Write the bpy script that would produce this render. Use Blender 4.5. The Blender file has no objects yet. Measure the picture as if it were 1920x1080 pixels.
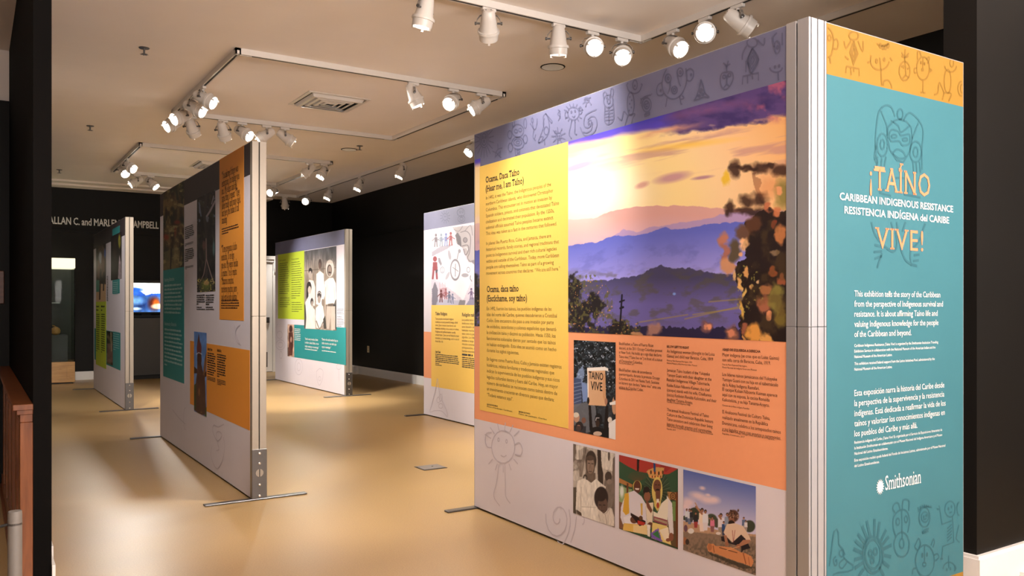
import bpy, math, random
import numpy as np
from mathutils import Vector, Matrix

random.seed(7)
C = bpy.context.scene.collection
SC = bpy.context.scene

# ------------------------------------------------------------------ camera
EYE = np.array([0.0, 0.0, 1.322])          # tripod height
FOC = 1560.0                               # focal length in pixels of a 1920 px wide frame
CX, CY = 960.0, 573.0                      # principal point (the lens is shifted slightly up)
YAW = math.atan2(1012, FOC)                # the lens looks this far to the right of +Y
FW = np.array([math.sin(YAW), math.cos(YAW), 0]); RT = np.array([math.cos(YAW), -math.sin(YAW), 0]); UP = np.array([0, 0, 1.0])
cam = bpy.data.cameras.new('camera'); camo = bpy.data.objects.new('camera', cam); C.objects.link(camo)
cam.sensor_width = 36.0; cam.lens = 36.0 * FOC / 1920.0; cam.shift_y = (CY - 540.0) / 1920.0
cam.clip_start = 0.05; cam.clip_end = 80
camo.location = EYE; camo.rotation_euler = (math.pi / 2, 0, -YAW)
SC.camera = camo

# ------------------------------------------------------------------ world and exposure
world = bpy.data.worlds.new('interior'); SC.world = world; world.use_nodes = True
world.node_tree.nodes['Background'].inputs[0].default_value = (1, 0.93, 0.85, 1)
world.node_tree.nodes['Background'].inputs[1].default_value = 0.02
vs = SC.view_settings; vs.view_transform = 'Standard'; vs.look = 'None'; vs.gamma = 1; vs.use_curve_mapping = False
vs.exposure = 0.35
SPOT_W = 265.0                             # watts of one track lamp
SPOT_COL = (1.0, 0.93, 0.85)

# added unseen fill spots without fixtures, brightening parts of the room: (position, aim, watts, cone degrees)
WASH = [((2.2, -1.2, 3.3), (3.3, 2.1, 0.7), 50, 50), ((3.5, -1.4, 3.3), (2.9, 2.1, 1.2), 20, 50),
        ((0.62, 4.45, 3.36), (1.60, 7.0, 0.3), 210, 44), ((0.75, 9.2, 3.36), (1.62, 12.4, 1.0), 420, 50), ((-1.3, 3.2, 3.0), (0.2, 5.0, 0.8), 70, 50)]
# added unseen area light behind the camera, tilted up to brighten the ceiling
la = bpy.data.lights.new('added_ceiling_fill', 'AREA'); la.shape = 'RECTANGLE'; la.size = 6.5; la.size_y = 1.6; la.energy = 900; la.color = (1.0, 0.92, 0.87)
lo = bpy.data.objects.new('added_ceiling_fill', la); C.objects.link(lo); lo.location = (2.6, -2.6, 1.9); lo.rotation_euler = (math.radians(146), 0, 0)
for i, (p, q, w, a) in enumerate(WASH):
    L = bpy.data.lights.new('added_fill_spot', 'SPOT'); L.energy = w; L.color = SPOT_COL; L.spot_size = math.radians(a); L.spot_blend = 0.7; L.shadow_soft_size = 0.06
    o = bpy.data.objects.new('added_fill_spot', L); C.objects.link(o); o.location = p
    o.rotation_euler = (Vector(q) - Vector(p)).to_track_quat('-Z', 'Y').to_euler()

# ------------------------------------------------------------------ materials
def lin(c):
    if isinstance(c, str): c = [int(c[i:i + 2], 16) / 255 for i in (0, 2, 4)]
    return [(v / 12.92 if v <= 0.04045 else ((v + 0.055) / 1.055) ** 2.4) for v in c]
MATS = {}
def mat(name, col, rough=0.5, metal=0.0, noise=0.04, scale=40.0, bump=0.0, emit=0.0, stretch=None, spec=0.5):
    if name in MATS: return MATS[name]
    m = bpy.data.materials.new(name); m.use_nodes = True; nt = m.node_tree; b = nt.nodes['Principled BSDF']
    c = lin(col)
    if name.startswith('print_'): spec = 0.25; rough = 0.5
    b.inputs['Roughness'].default_value = rough; b.inputs['Metallic'].default_value = metal; b.inputs['Specular IOR Level'].default_value = spec
    tc = nt.nodes.new('ShaderNodeTexCoord'); mp = nt.nodes.new('ShaderNodeMapping'); nz = nt.nodes.new('ShaderNodeTexNoise')
    nz.inputs['Scale'].default_value = scale; nz.inputs['Detail'].default_value = 3
    if stretch: mp.inputs['Scale'].default_value = stretch
    nt.links.new(tc.outputs['Object'], mp.inputs[0]); nt.links.new(mp.outputs[0], nz.inputs['Vector'])
    r = nt.nodes.new('ShaderNodeMix'); r.data_type = 'RGBA'
    r.inputs[6].default_value = [max(0, v * (1 - noise * 2)) for v in c] + [1]; r.inputs[7].default_value = [min(1, v * (1 + noise * 2)) for v in c] + [1]
    nt.links.new(nz.outputs['Fac'], r.inputs[0]); nt.links.new(r.outputs[2], b.inputs['Base Color'])
    if bump:
        bp = nt.nodes.new('ShaderNodeBump'); bp.inputs['Strength'].default_value = bump; bp.inputs['Distance'].default_value = 0.002
        nt.links.new(nz.outputs['Fac'], bp.inputs['Height']); nt.links.new(bp.outputs[0], b.inputs['Normal'])
    if emit:
        b.inputs['Emission Color'].default_value = c + [1]; b.inputs['Emission Strength'].default_value = emit
    MATS[name] = m; return m

def attr_mat(name, rough=0.4, emit=0.0):
    m = bpy.data.materials.new(name); m.use_nodes = True; nt = m.node_tree; b = nt.nodes['Principled BSDF']
    a = nt.nodes.new('ShaderNodeAttribute'); a.attribute_name = 'ink'
    nz = nt.nodes.new('ShaderNodeTexNoise'); nz.inputs['Scale'].default_value = 300; rg = nt.nodes.new('ShaderNodeMapRange')
    rg.inputs['To Min'].default_value = rough - 0.04; rg.inputs['To Max'].default_value = rough + 0.04
    nt.links.new(nz.outputs['Fac'], rg.inputs[0]); nt.links.new(rg.outputs[0], b.inputs['Roughness'])
    b.inputs['Specular IOR Level'].default_value = 0.25
    nt.links.new(a.outputs['Color'], b.inputs['Base Color'])
    if emit: nt.links.new(a.outputs['Color'], b.inputs['Emission Color']); b.inputs['Emission Strength'].default_value = emit
    return m
INK = attr_mat('printed_photo_ink', 0.5)
SCREEN = attr_mat('lit_screen', 0.2, 1.3)

def floor_mat():
    m = bpy.data.materials.new('tan_linoleum'); m.use_nodes = True; nt = m.node_tree; b = nt.nodes['Principled BSDF']
    tc = nt.nodes.new('ShaderNodeTexCoord')
    n1 = nt.nodes.new('ShaderNodeTexNoise'); n1.inputs['Scale'].default_value = 130; n1.inputs['Detail'].default_value = 6; n1.inputs['Roughness'].default_value = 0.8
    n2 = nt.nodes.new('ShaderNodeTexNoise'); n2.inputs['Scale'].default_value = 0.9; n2.inputs['Detail'].default_value = 5
    for n in (n1, n2): nt.links.new(tc.outputs['Object'], n.inputs['Vector'])
    cr = nt.nodes.new('ShaderNodeValToRGB'); e = cr.color_ramp.elements
    e[0].position = 0.3; e[0].color = lin('9E7C4A') + [1]; e[1].position = 0.7; e[1].color = lin('BE9B64') + [1]
    nt.links.new(n1.outputs['Fac'], cr.inputs[0])
    mx = nt.nodes.new('ShaderNodeMix'); mx.data_type = 'RGBA'; mx.blend_type = 'MULTIPLY'; mx.inputs[0].default_value = 0.25
    nt.links.new(cr.outputs[0], mx.inputs[6]); nt.links.new(n2.outputs['Fac'], mx.inputs[7])
    br = nt.nodes.new('ShaderNodeBrightContrast'); br.inputs['Bright'].default_value = 0.02
    nt.links.new(mx.outputs[2], br.inputs[0]); nt.links.new(br.outputs[0], b.inputs['Base Color'])
    rg = nt.nodes.new('ShaderNodeMapRange'); rg.inputs['To Min'].default_value = 0.3; rg.inputs['To Max'].default_value = 0.46
    nt.links.new(n2.outputs['Fac'], rg.inputs[0]); nt.links.new(rg.outputs[0], b.inputs['Roughness'])
    bp = nt.nodes.new('ShaderNodeBump'); bp.inputs['Strength'].default_value = 0.06; bp.inputs['Distance'].default_value = 0.001
    nt.links.new(n1.outputs['Fac'], bp.inputs['Height']); nt.links.new(bp.outputs[0], b.inputs['Normal'])
    return m
def wood_mat(name, c0, c1, sc, rough=0.35):
    m = bpy.data.materials.new(name); m.use_nodes = True; nt = m.node_tree; b = nt.nodes['Principled BSDF']
    tc = nt.nodes.new('ShaderNodeTexCoord'); mp = nt.nodes.new('ShaderNodeMapping'); mp.inputs['Scale'].default_value = sc
    n1 = nt.nodes.new('ShaderNodeTexNoise'); n1.inputs['Scale'].default_value = 4; n1.inputs['Detail'].default_value = 8; n1.inputs['Distortion'].default_value = 1.2
    nt.links.new(tc.outputs['Object'], mp.inputs[0]); nt.links.new(mp.outputs[0], n1.inputs['Vector'])
    cr = nt.nodes.new('ShaderNodeValToRGB'); e = cr.color_ramp.elements
    e[0].position = 0.3; e[0].color = lin(c0) + [1]; e[1].position = 0.72; e[1].color = lin(c1) + [1]
    nt.links.new(n1.outputs['Fac'], cr.inputs[0]); nt.links.new(cr.outputs[0], b.inputs['Base Color'])
    b.inputs['Roughness'].default_value = rough; return m
M_floor = floor_mat()
M_ceil = mat('ceiling_paint', 'F5EAE2', 0.9, noise=0.015, scale=3)
M_black = mat('black_wall_paint', '161412', 0.5, noise=0.08, scale=2.0, bump=0.05, spec=0.15)
M_column = mat('matte_black_paint', '0C0A09', 0.85, noise=0.1, scale=3.0, spec=0.08)
M_white = mat('white_trim_paint', 'E6E3E0', 0.4, noise=0.01)
M_fix = mat('fixture_white_enamel', 'DAD2CA', 0.35, noise=0.01)
M_slot = mat('track_slot_black', '0C0A09', 0.6)
M_alu = mat('satin_aluminium', 'AEAEB2', 0.42, 0.5, noise=0.02, scale=5, stretch=(60, 60, .3))
M_alu2 = mat('cream_aluminium', '9F9588', 0.4, 0.35, noise=0.02, scale=5, stretch=(60, 60, .3))
M_gap = mat('groove_black', '15130F', 0.6)
M_steel = mat('grey_steel_plate', '63605F', 0.35, 0.7, noise=0.03)
M_bolt = mat('bright_bolt', 'E0E0E0', 0.2, 1.0, noise=0.01)
M_wire = mat('lamp_yoke_grey', '9A948E', 0.35, 0.6, noise=0.01)
M_maple = wood_mat('maple_veneer', 'A87B48', 'C99B60', (1, 1, 6))
M_cherry = wood_mat('cherry_wood', '5C3018', '86502E', (6, 6, 0.7), 0.28)
M_wood2 = wood_mat('brown_board', '5A2F1A', '7A452A', (1, 1, 5), 0.4)
M_glass = bpy.data.materials.new('case_glass'); M_glass.use_nodes = True
_b = M_glass.node_tree.nodes['Principled BSDF']; _b.inputs['Transmission Weight'].default_value = 1; _b.inputs['Roughness'].default_value = 0.02; _b.inputs['IOR'].default_value = 1.12; _b.inputs['Base Color'].default_value = (0.85, 0.93, 0.9, 1)
M_lens = mat('lamp_lens_glow', 'FFF8EC', 0.3, emit=6.0, noise=0.0)

# ------------------------------------------------------------------ mesh helpers
def world_loc(o):
    v = Vector((0, 0, 0))
    while o is not None: v = v + o.location; o = o.parent
    return v
class MB:
    def __init__(s): s.v = []; s.f = []; s.n = 0
    def add(s, v, f):
        s.v.append(np.asarray(v, float).reshape(-1, 3)); s.f.extend([tuple(i + s.n for i in q) for q in f]); s.n += len(v); return s
    def box(s, a, b, bev=0.0):
        x0, y0, z0 = a; x1, y1, z1 = b
        if bev <= 0:
            v = [(x, y, z) for x in (x0, x1) for y in (y0, y1) for z in (z0, z1)]
            return s.add(v, [(0, 1, 3, 2), (4, 6, 7, 5), (0, 4, 5, 1), (2, 3, 7, 6), (0, 2, 6, 4), (1, 5, 7, 3)])
        e = bev; v = []; f = []
        for z, i in ((z0, e), (z0 + e, 0), (z1 - e, 0), (z1, e)):
            v += [(x0 + i + e, y0 + i, z), (x1 - i - e, y0 + i, z), (x1 - i, y0 + i + e, z), (x1 - i, y1 - i - e, z), (x1 - i - e, y1 - i, z), (x0 + i + e, y1 - i, z), (x0 + i, y1 - i - e, z), (x0 + i, y0 + i + e, z)]
        f.append(tuple(range(7, -1, -1))); f.append(tuple(range(24, 32)))
        for k in range(3):
            for j in range(8): f.append((k * 8 + j, k * 8 + (j + 1) % 8, k * 8 + 8 + (j + 1) % 8, k * 8 + 8 + j))
        return s.add(v, f)
    def obox(s, o, ex, ey, ez, a, b):
        o, ex, ey, ez = map(np.array, (o, ex, ey, ez))
        v = [o + ex * x + ey * y + ez * z for x in (a[0], b[0]) for y in (a[1], b[1]) for z in (a[2], b[2])]
        return s.add(v, [(0, 1, 3, 2), (4, 6, 7, 5), (0, 4, 5, 1), (2, 3, 7, 6), (0, 2, 6, 4), (1, 5, 7, 3)])
    def lathe(s, prof, axis='z', o=(0, 0, 0), n=20, caps=True):
        v = []; f = []
        for (h, r) in prof:
            for k in range(n):
                a = 2 * math.pi * k / n; c, d = math.cos(a) * r, math.sin(a) * r
                p = {'z': (c, d, h), 'x': (h, c, d), 'y': (d, h, c)}[axis]; v.append((p[0] + o[0], p[1] + o[1], p[2] + o[2]))
        for i in range(len(prof) - 1):
            for k in range(n): f.append((i * n + k, i * n + (k + 1) % n, (i + 1) * n + (k + 1) % n, (i + 1) * n + k))
        if caps: f.append(tuple(range(n - 1, -1, -1))); f.append(tuple(range((len(prof) - 1) * n, len(prof) * n)))
        return s.add(v, f)
    def tube(s, pts, r, n=8):
        pts = [np.array(p, float) for p in pts]; v = []; f = []; u = None
        for i, p in enumerate(pts):
            t = pts[min(i + 1, len(pts) - 1)] - pts[max(i - 1, 0)]; t /= np.linalg.norm(t) + 1e-9
            if u is None: u = np.cross(t, [0.31, 0.17, 0.93]); u /= np.linalg.norm(u)
            u = u - t * (u @ t); u /= np.linalg.norm(u); w = np.cross(t, u)
            for k in range(n): a = 2 * math.pi * k / n; v.append(p + (u * math.cos(a) + w * math.sin(a)) * r)
        for i in range(len(pts) - 1):
            for k in range(n): f.append((i * n + k, i * n + (k + 1) % n, (i + 1) * n + (k + 1) % n, (i + 1) * n + k))
        f.append(tuple(range(n - 1, -1, -1))); f.append(tuple(range((len(pts) - 1) * n, len(pts) * n)))
        return s.add(v, f)
    def mesh(s, name, off=(0, 0, 0), smooth=False):
        me = bpy.data.meshes.new(name); v = np.concatenate(s.v) - np.array(off); me.from_pydata(v.tolist(), [], s.f); me.update()
        if smooth:
            me.polygons.foreach_set('use_smooth', [True] * len(me.polygons)); me.set_sharp_from_angle(angle=math.radians(38))
        return me
    def build(s, name, m, parent=None, smooth=False, label=None):
        off = world_loc(parent) if parent is not None else Vector((0, 0, 0))
        me = s.mesh(name, off, smooth); me.materials.append(m); o = bpy.data.objects.new(name, me); C.objects.link(o)
        if parent is not None: o.parent = parent
        if label: o['label'] = label
        return o
def thing(name, label, cat, loc, group=None):
    o = bpy.data.objects.new(name, None); C.objects.link(o); o.location = loc; o.empty_display_size = 0.1
    o['label'] = label; o['category'] = cat
    if group: o['group'] = group
    return o
def struct(mb, name, m, parent=None):
    o = mb.build(name, m, parent)
    if parent is None: o['kind'] = 'structure'
    return o
def tag(o, label, cat, group=None):
    o['label'] = label; o['category'] = cat
    if group: o['group'] = group
    return o

# ------------------------------------------------------------------ flat print: faces, paint, ink lines, lettering
class Face:
    """A vertical printed face: s runs left to right, z is height above the floor."""
    def __init__(f, left, right, n):
        f.o = np.array([left[0], left[1], 0.0]); d = np.array([right[0] - left[0], right[1] - left[1], 0.0]); f.L = np.linalg.norm(d); f.d = d / f.L
        f.n = np.array([f.d[1], -f.d[0], 0.0]); f.n = f.n if f.n @ np.array(n, float) > 0 else -f.n
    def px(f, x, y):           # a mark measured on the photograph -> its place on this face
        r = FW + RT * (x - CX) / FOC + UP * (CY - y) / FOC
        t = ((f.o - EYE) @ f.n) / (r @ f.n); p = EYE + r * t
        return (p - f.o) @ f.d, p[2]
    def p(f, s, z, off=0.0):
        s = np.asarray(s, float); z = np.asarray(z, float)
        return f.o + s[..., None] * f.d + z[..., None] * UP + off * f.n
    def img(f, s, z):
        q = f.p(s, z) - EYE; k = q @ FW
        return CX + FOC * (q @ RT) / k, CY - FOC * (q @ UP) / k
    def rect(f, name, s0, s1, z0, z1, m, parent, off, th=0.0015, label=None):
        mb = MB(); mb.obox(f.o, f.d, f.n, UP, (s0, off - th, z0), (s1, off, z1)); return mb.build(name, m, parent, label=label)
    def prect(f, name, x0, x1, yt, yb, m, parent, off, label=None):
        s0, z1 = f.px(x0, yt); z0 = f.px(x0, yb)[1]; s1 = f.px(x1, yt)[0]
        return f.rect(name, s0, s1, max(z0, 0.012), min(z1, 2.44), m, parent, off, label=label)

def vnoise(x, y, seed):
    xi = np.floor(x).astype(np.int64); yi = np.floor(y).astype(np.int64); fx = x - xi; fy = y - yi
    fx = fx * fx * (3 - 2 * fx); fy = fy * fy * (3 - 2 * fy)
    def h(a, b):
        n = (a * 374761393 + b * 668265263 + seed * 974634777) & 0x7fffffff
        n = ((n ^ (n >> 13)) * 1274126177) & 0x7fffffff
        return ((n ^ (n >> 16)) & 0xffff) / 65535.0
    return (h(xi, yi) * (1 - fx) + h(xi + 1, yi) * fx) * (1 - fy) + (h(xi, yi + 1) * (1 - fx) + h(xi + 1, yi + 1) * fx) * fy
def fbm(x, y, seed=1, o=4):
    a = 0; w = 0.5; t = 0
    for k in range(o): a = a + w * vnoise(x * 2 ** k, y * 2 ** k, seed + k * 17); t += w; w *= 0.5
    return a / t
def rgb(c): return np.array([int(c[i:i + 2], 16) / 255 for i in (0, 2, 4)]) if isinstance(c, str) else np.array(c)

class Paint:
    """A fine grid of ink dots on a face (stored as a vertex attribute); crop=(ox,oy,k) lets shapes be given in an enlargement's units."""
    def __init__(s, face, x0, x1, yt, yb, nx, nz, crop=(0, 0, 1)):
        s.f = face; s.s0, s.z1 = face.px(x0, yt); s.z0 = face.px(x0, yb)[1]; s.s1 = face.px(x1, yt)[0]; s.z1 = min(s.z1, 2.44)
        s.nx, s.nz = nx, nz
        S, Z = np.meshgrid(np.linspace(s.s0, s.s1, nx), np.linspace(s.z0, s.z1, nz)); s.S, s.Z = S, Z
        X, Y = face.img(S, Z); s.X = (X - crop[0]) * crop[2]; s.Y = (Y - crop[1]) * crop[2]; s.c = np.zeros(S.shape + (3,)); s.k = crop[2]
    def fill(s, c): s.c[:] = rgb(c); return s
    def mix(s, m, c): m = np.clip(m, 0, 1)[..., None]; s.c = s.c * (1 - m) + rgb(c) * m; return s
    def ell(s, cx, cy, rx, ry, c, soft=0.12, rot=0, a=1.0):
        dx = s.X - cx; dy = s.Y - cy; t = math.radians(rot); u = dx * math.cos(t) + dy * math.sin(t); v = -dx * math.sin(t) + dy * math.cos(t)
        r = np.sqrt((u / rx) ** 2 + (v / ry) ** 2); return s.mix(a * np.clip((1 - r) / soft + 0.5, 0, 1), c)
    def ring(s, cx, cy, rx, ry, c, w=0.12):
        r = np.sqrt(((s.X - cx) / rx) ** 2 + ((s.Y - cy) / ry) ** 2); return s.mix(np.clip(1.5 - np.abs(r - 1) / w, 0, 1), c)
    def inside(s, pts, X=None, Y=None):
        X = s.X if X is None else X; Y = s.Y if Y is None else Y; m = np.zeros(X.shape, bool); n = len(pts)
        for i in range(n):
            (xa, ya), (xb, yb) = pts[i], pts[(i + 1) % n]
            if ya == yb: continue
            m ^= ((ya > Y) != (yb > Y)) & (X < (xb - xa) * (Y - ya) / (yb - ya) + xa)
        return m
    def poly(s, pts, c, a=1.0, rough=0.0, sc=0.1):
        X, Y = s.X, s.Y
        if rough: X = X + (fbm(s.X * sc, s.Y * sc, 5) - .5) * rough * 2; Y = Y + (fbm(s.X * sc, s.Y * sc, 9) - .5) * rough * 2
        d = 0.35 * s.k * 0.6; m = sum(s.inside(pts, X + a_, Y + b_).astype(float) for a_, b_ in ((-d, -d), (d, -d), (-d, d), (d, d))) / 4
        return s.mix(m * a, c)
    def line(s, pts, w, c, a=1.0):
        d = np.full(s.X.shape, 1e9)
        for (xa, ya), (xb, yb) in zip(pts[:-1], pts[1:]):
            L = (xb - xa) ** 2 + (yb - ya) ** 2 + 1e-9; t = np.clip(((s.X - xa) * (xb - xa) + (s.Y - ya) * (yb - ya)) / L, 0, 1)
            d = np.minimum(d, np.hypot(s.X - xa - t * (xb - xa), s.Y - ya - t * (yb - ya)))
        return s.mix(a * np.clip(w / 2 - d + 0.5 * s.k, 0, s.k) / s.k, c)
    def ridge(s, pts, c, amp=0, sc=0.05, seed=3):
        xs = [p[0] for p in pts]; ys = [p[1] for p in pts]; y = np.interp(s.X, xs, ys) - amp * (fbm(s.X * sc, s.X * 0 + seed, seed, 5) - .5) * 2
        m = np.clip((s.Y - y) / s.k + .5, 0, 1); s.mix(m, c) if not callable(c) else s.mix2(m, c); return s
    def mix2(s, m, fn): m = m[..., None]; s.c = s.c * (1 - m) + fn(s) * m; return s
    def grain(s, amt, sx, sy, seed=2, o=4):
        n = fbm(s.X * sx, s.Y * sy, seed, o) - .5; s.c = s.c * (1 + (n * amt * 2)[..., None]); return s
    def run(s, ops):
        for o in ops:
            k = o[0]
            if k == 'e': s.ell(*o[1:])
            elif k == 'p': s.poly(*o[1:])
            elif k == 'l': s.line(*o[1:])
            elif k == 'r': s.ring(*o[1:])
        return s
    def build(s, name, parent, off, m=None, label=None):
        P = s.f.p(s.S, s.Z, off) - np.array(world_loc(parent)); nx, nz = s.nx, s.nz; me = bpy.data.meshes.new(name)
        i = (np.arange(nz - 1)[:, None] * nx + np.arange(nx - 1)[None, :]).ravel(); q = np.stack([i, i + 1, i + nx + 1, i + nx], 1)
        me.vertices.add(nx * nz); me.vertices.foreach_set('co', P.reshape(-1)); me.loops.add(q.size); me.loops.foreach_set('vertex_index', q.ravel().astype(np.int32))
        me.polygons.add(len(q)); me.polygons.foreach_set('loop_start', (np.arange(len(q)) * 4).astype(np.int32)); me.update(calc_edges=True)
        c = np.clip(s.c, 0, 1); c = np.where(c <= .04045, c / 12.92, ((c + .055) / 1.055) ** 2.4); a = me.color_attributes.new('ink', 'FLOAT_COLOR', 'POINT')
        a.data.foreach_set('color', np.concatenate([c.reshape(-1, 3), np.ones((nx * nz, 1))], 1).ravel()); me.materials.append(m or INK)
        o = bpy.data.objects.new(name, me); C.objects.link(o); o.parent = parent
        if label: o['label'] = label
        return o

def smoothline(pts, k=4):
    if len(pts) < 3: return pts
    P = [np.array(p, float) for p in pts]; out = []
    for i in range(len(P) - 1):
        a = P[max(i - 1, 0)]; b = P[i]; c = P[i + 1]; d = P[min(i + 2, len(P) - 1)]
        for t in np.arange(k) / k: out.append(0.5 * ((2 * b) + (c - a) * t + (2 * a - 5 * b + 4 * c - d) * t * t + (3 * b - a - 3 * c + d) * t ** 3))
    out.append(P[-1]); return out
def circ(cx, cy, rx, ry=None, a0=0, a1=360, n=18):
    ry = ry or rx; return [(cx + rx * math.cos(math.radians(a0 + (a1 - a0) * i / n)), cy + ry * math.sin(math.radians(a0 + (a1 - a0) * i / n))) for i in range(n + 1)]
def doodle(face, parent, m, strokes, crop, w, off=0.0036, name='line_drawing', clip=None):
    """drawn outlines as flat ribbons of ink; a stroke is a list of points, smoothed unless it is a tuple ('s', pts)"""
    mb = MB(); ox, oy, k = crop
    for st in strokes:
        pts = st[1] if st[0] == 's' else (smoothline(st) if len(st) < 12 else st)
        q = [np.array(face.px(ox + x / k, oy + y / k)) for x, y in pts]
        v = []; n = len(q)
        for i in range(n):
            t = q[min(i + 1, n - 1)] - q[max(i - 1, 0)]; t = t / (np.linalg.norm(t) + 1e-9); nn = np.array([-t[1], t[0]]) * w / 2
            for sgn in (1, -1):
                a = q[i] + nn * sgn
                if clip: a[0] = min(max(a[0], clip[0]), clip[1]); a[1] = min(max(a[1], clip[2]), clip[3])
                v.append(face.p(a[0], a[1], off))
        mb.add(v, [(2 * i, 2 * i + 1, 2 * i + 3, 2 * i + 2) for i in range(n - 1)])
    return mb.build(name, m, parent)

_cu = bpy.data.curves.new('glyph_source', 'FONT'); _cu.size = 1.0; _cu.resolution_u = 2; _co = bpy.data.objects.new('glyph_source', _cu); C.objects.link(_co)
GL = {}
def _ev(t):
    _cu.body = t; bpy.context.view_layer.update(); e = _co.evaluated_get(bpy.context.evaluated_depsgraph_get()); me = e.to_mesh()
    n = len(me.vertices); v = np.zeros(n * 3); me.vertices.foreach_get('co', v) if n else None
    f = [tuple(p.vertices) for p in me.polygons]; e.to_mesh_clear(); return v.reshape(-1, 3)[:, :2].copy(), f
def glyph(ch, bold, slab):
    key = (ch, bold, slab)
    if key in GL: return GL[key]
    _cu.offset = {0: 0.0, 1: 0.014, 2: 0.03}[bold]
    bar, _ = _ev('|'); b0 = bar[:, 0].max(); both, _ = _ev(ch + '|'); adv = both[:, 0].max() - b0
    if ch == ' ': GL[key] = (np.zeros((0, 2)), [], 0.25); return GL[key]
    v, f = _ev(ch)
    if slab:
        cnt = {}
        for p in f:
            for i in range(len(p)): e = tuple(sorted((p[i], p[(i + 1) % len(p)]))); cnt[e] = cnt.get(e, 0) + 1
        cap = GL.get('cap'); add = []
        for (a, b), c in cnt.items():
            if c != 1 or abs(v[a][1] - v[b][1]) > 0.004: continue
            x0, x1 = sorted((v[a][0], v[b][0])); y = (v[a][1] + v[b][1]) / 2
            if x1 - x0 > 0.24 or x1 - x0 < 0.04 or ch in ".,:;'\"“”-!¡": continue
            if abs(y) < 0.03: add.append((x0 - .055, x1 + .055, y, y + .05))
            elif y > 0.45 and v[:, 1].max() - y < 0.32: add.append((x0 - .055, x1 + .035, y - .05, y))
        for x0, x1, y0, y1 in add:
            n = len(v); v = np.vstack([v, [(x0, y0), (x1, y0), (x1, y1), (x0, y1)]]); f = f + [(n, n + 1, n + 2, n + 3)]
    GL[key] = (v, f, adv); return GL[key]
def letters(text, bold=0, slab=False, track=0.0):
    V = []; F = []; x = 0; n = 0
    for ch in text:
        v, f, a = glyph(ch, bold, slab)
        if len(v): V.append(v + [x, 0]); F += [tuple(i + n for i in q) for q in f]; n += len(v)
        x += a + track
    return np.vstack(V), F, x - track
class Text:
    """all lines of one text block become one flat ink mesh"""
    def __init__(s, face, m, parent, off=0.0044): s.f = face; s.m = m; s.par = parent; s.off = off; s.mb = MB()
    def line(s, t, x0, y0, x1, size, bold=0, slab=False, z=None):
        s0, z0 = s.f.px(x0, y0); s1 = s.f.px(x1, y0)[0]; v, f, w = letters(t, bold, slab); kx = (s1 - s0) / (v[:, 0].max() - v[:, 0].min())
        z0 = z0 if z is None else z
        s.mb.add(s.f.p(s0 + (v[:, 0] - v[:, 0].min()) * kx, z0 + v[:, 1] * size, s.off), f); return z0
    def para(s, lines, x0, y0, lead, size, **kw):    # lines = [(text, right end)], lead in metres
        z = s.f.px(x0, y0)[1]
        for i, (t, x1) in enumerate(lines): s.line(t, x0, y0, x1, size, z=z - i * lead, **kw)
        return z
    def greek(s, x0, y0, x1s, lead, h, seed=1):     # lines too small to read in the photograph: rows of word-long dashes
        rr = random.Random(seed); s0, z = s.f.px(x0, y0)
        for i, x1 in enumerate(x1s):
            s1 = s.f.px(x1, y0)[0]; a = s0
            while a < s1 - 0.01:
                b = min(a + rr.uniform(1.5, 5) * h, s1); zz = z - i * lead; dz = rr.uniform(-.1, .1) * h
                s.mb.add(s.f.p(np.array([a, b, b, a]), np.array([zz, zz, zz + h * .62 + dz, zz + h * .62 + dz]), s.off), [(0, 1, 2, 3)]); a = b + h * 0.4
    def build(s, name='printed_text', label=None): return s.mb.build(name, s.m, s.par, label=label)

# ================================================================== THE SETTING
CEIL = 3.46; XR = 6.29; YB = 16.6; XL = 0.302
mb = MB(); mb.box((-4.2, -3.2, -0.1), (XR + .2, YB + .2, 0)); struct(mb, 'floor', M_floor)
mb = MB(); mb.box((0.229, -3.2, CEIL), (XR + .2, YB + .2, CEIL + .1)); struct(mb, 'ceiling', M_ceil)
mb = MB(); mb.box((-4.2, -3.2, 3.2), (0.228, 9.6, 3.3)); struct(mb, 'ceiling_lobby', M_ceil)
mb = MB(); mb.box((0.303, YB, 0), (XR + .2, YB + .15, CEIL)); struct(mb, 'wall_back', M_black)
mb = MB(); mb.box((XR, 2.26, 0), (XR + .15, YB - .001, CEIL)); struct(mb, 'wall_right', M_black)
mb = MB(); mb.box((3.958, 2.09, 0), (XR + .15, 2.25, CEIL)); struct(mb, 'wall_right_return', M_black)
mb = MB(); mb.box((XR, -3.1, 0), (XR + .15, 2.08, CEIL)); struct(mb, 'wall_lobby_right', M_black)
mb = MB(); mb.box((-4.1, -3.2, 0), (XR, -3.1, CEIL)); struct(mb, 'wall_front', M_black)
mb = MB(); mb.box((0.229, 4.3, 0), (XL, YB - .001, CEIL - .001)); struct(mb, 'wall_left', M_column)
mb = MB(); mb.box((-4.1, 7.12, 0), (0.228, 7.25, 2.82)); struct(mb, 'wall_lobby_back', M_black)
mb = MB(); mb.box((-4.1, 7.16, 2.82), (0.228, 7.24, 3.199)); struct(mb, 'trim_1', M_ceil)
mb = MB(); mb.box((-4.2, -3.1, 0), (-4.1, 7.12, 3.19)); struct(mb, 'wall_lobby_left', M_black)
mb = MB(); mb.box((.3025, 4.62, 0), (.318, YB - .001, CEIL - .001)); struct(mb, 'wall_left_bounce_board', mat('bounce_board_grey', '4A4642', .9, spec=.1))  # unseen board added along the left wall to bounce light onto display walls
# soffit band along the back wall, in two steps
mb = MB(); mb.box((XL, 15.95, CEIL - .03), (4.95, YB - .001, CEIL - .001)); mb.box((XL, 16.25, CEIL - .06), (4.95, YB - .001, CEIL - .03)); struct(mb, 'trim_2', M_ceil)
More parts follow.
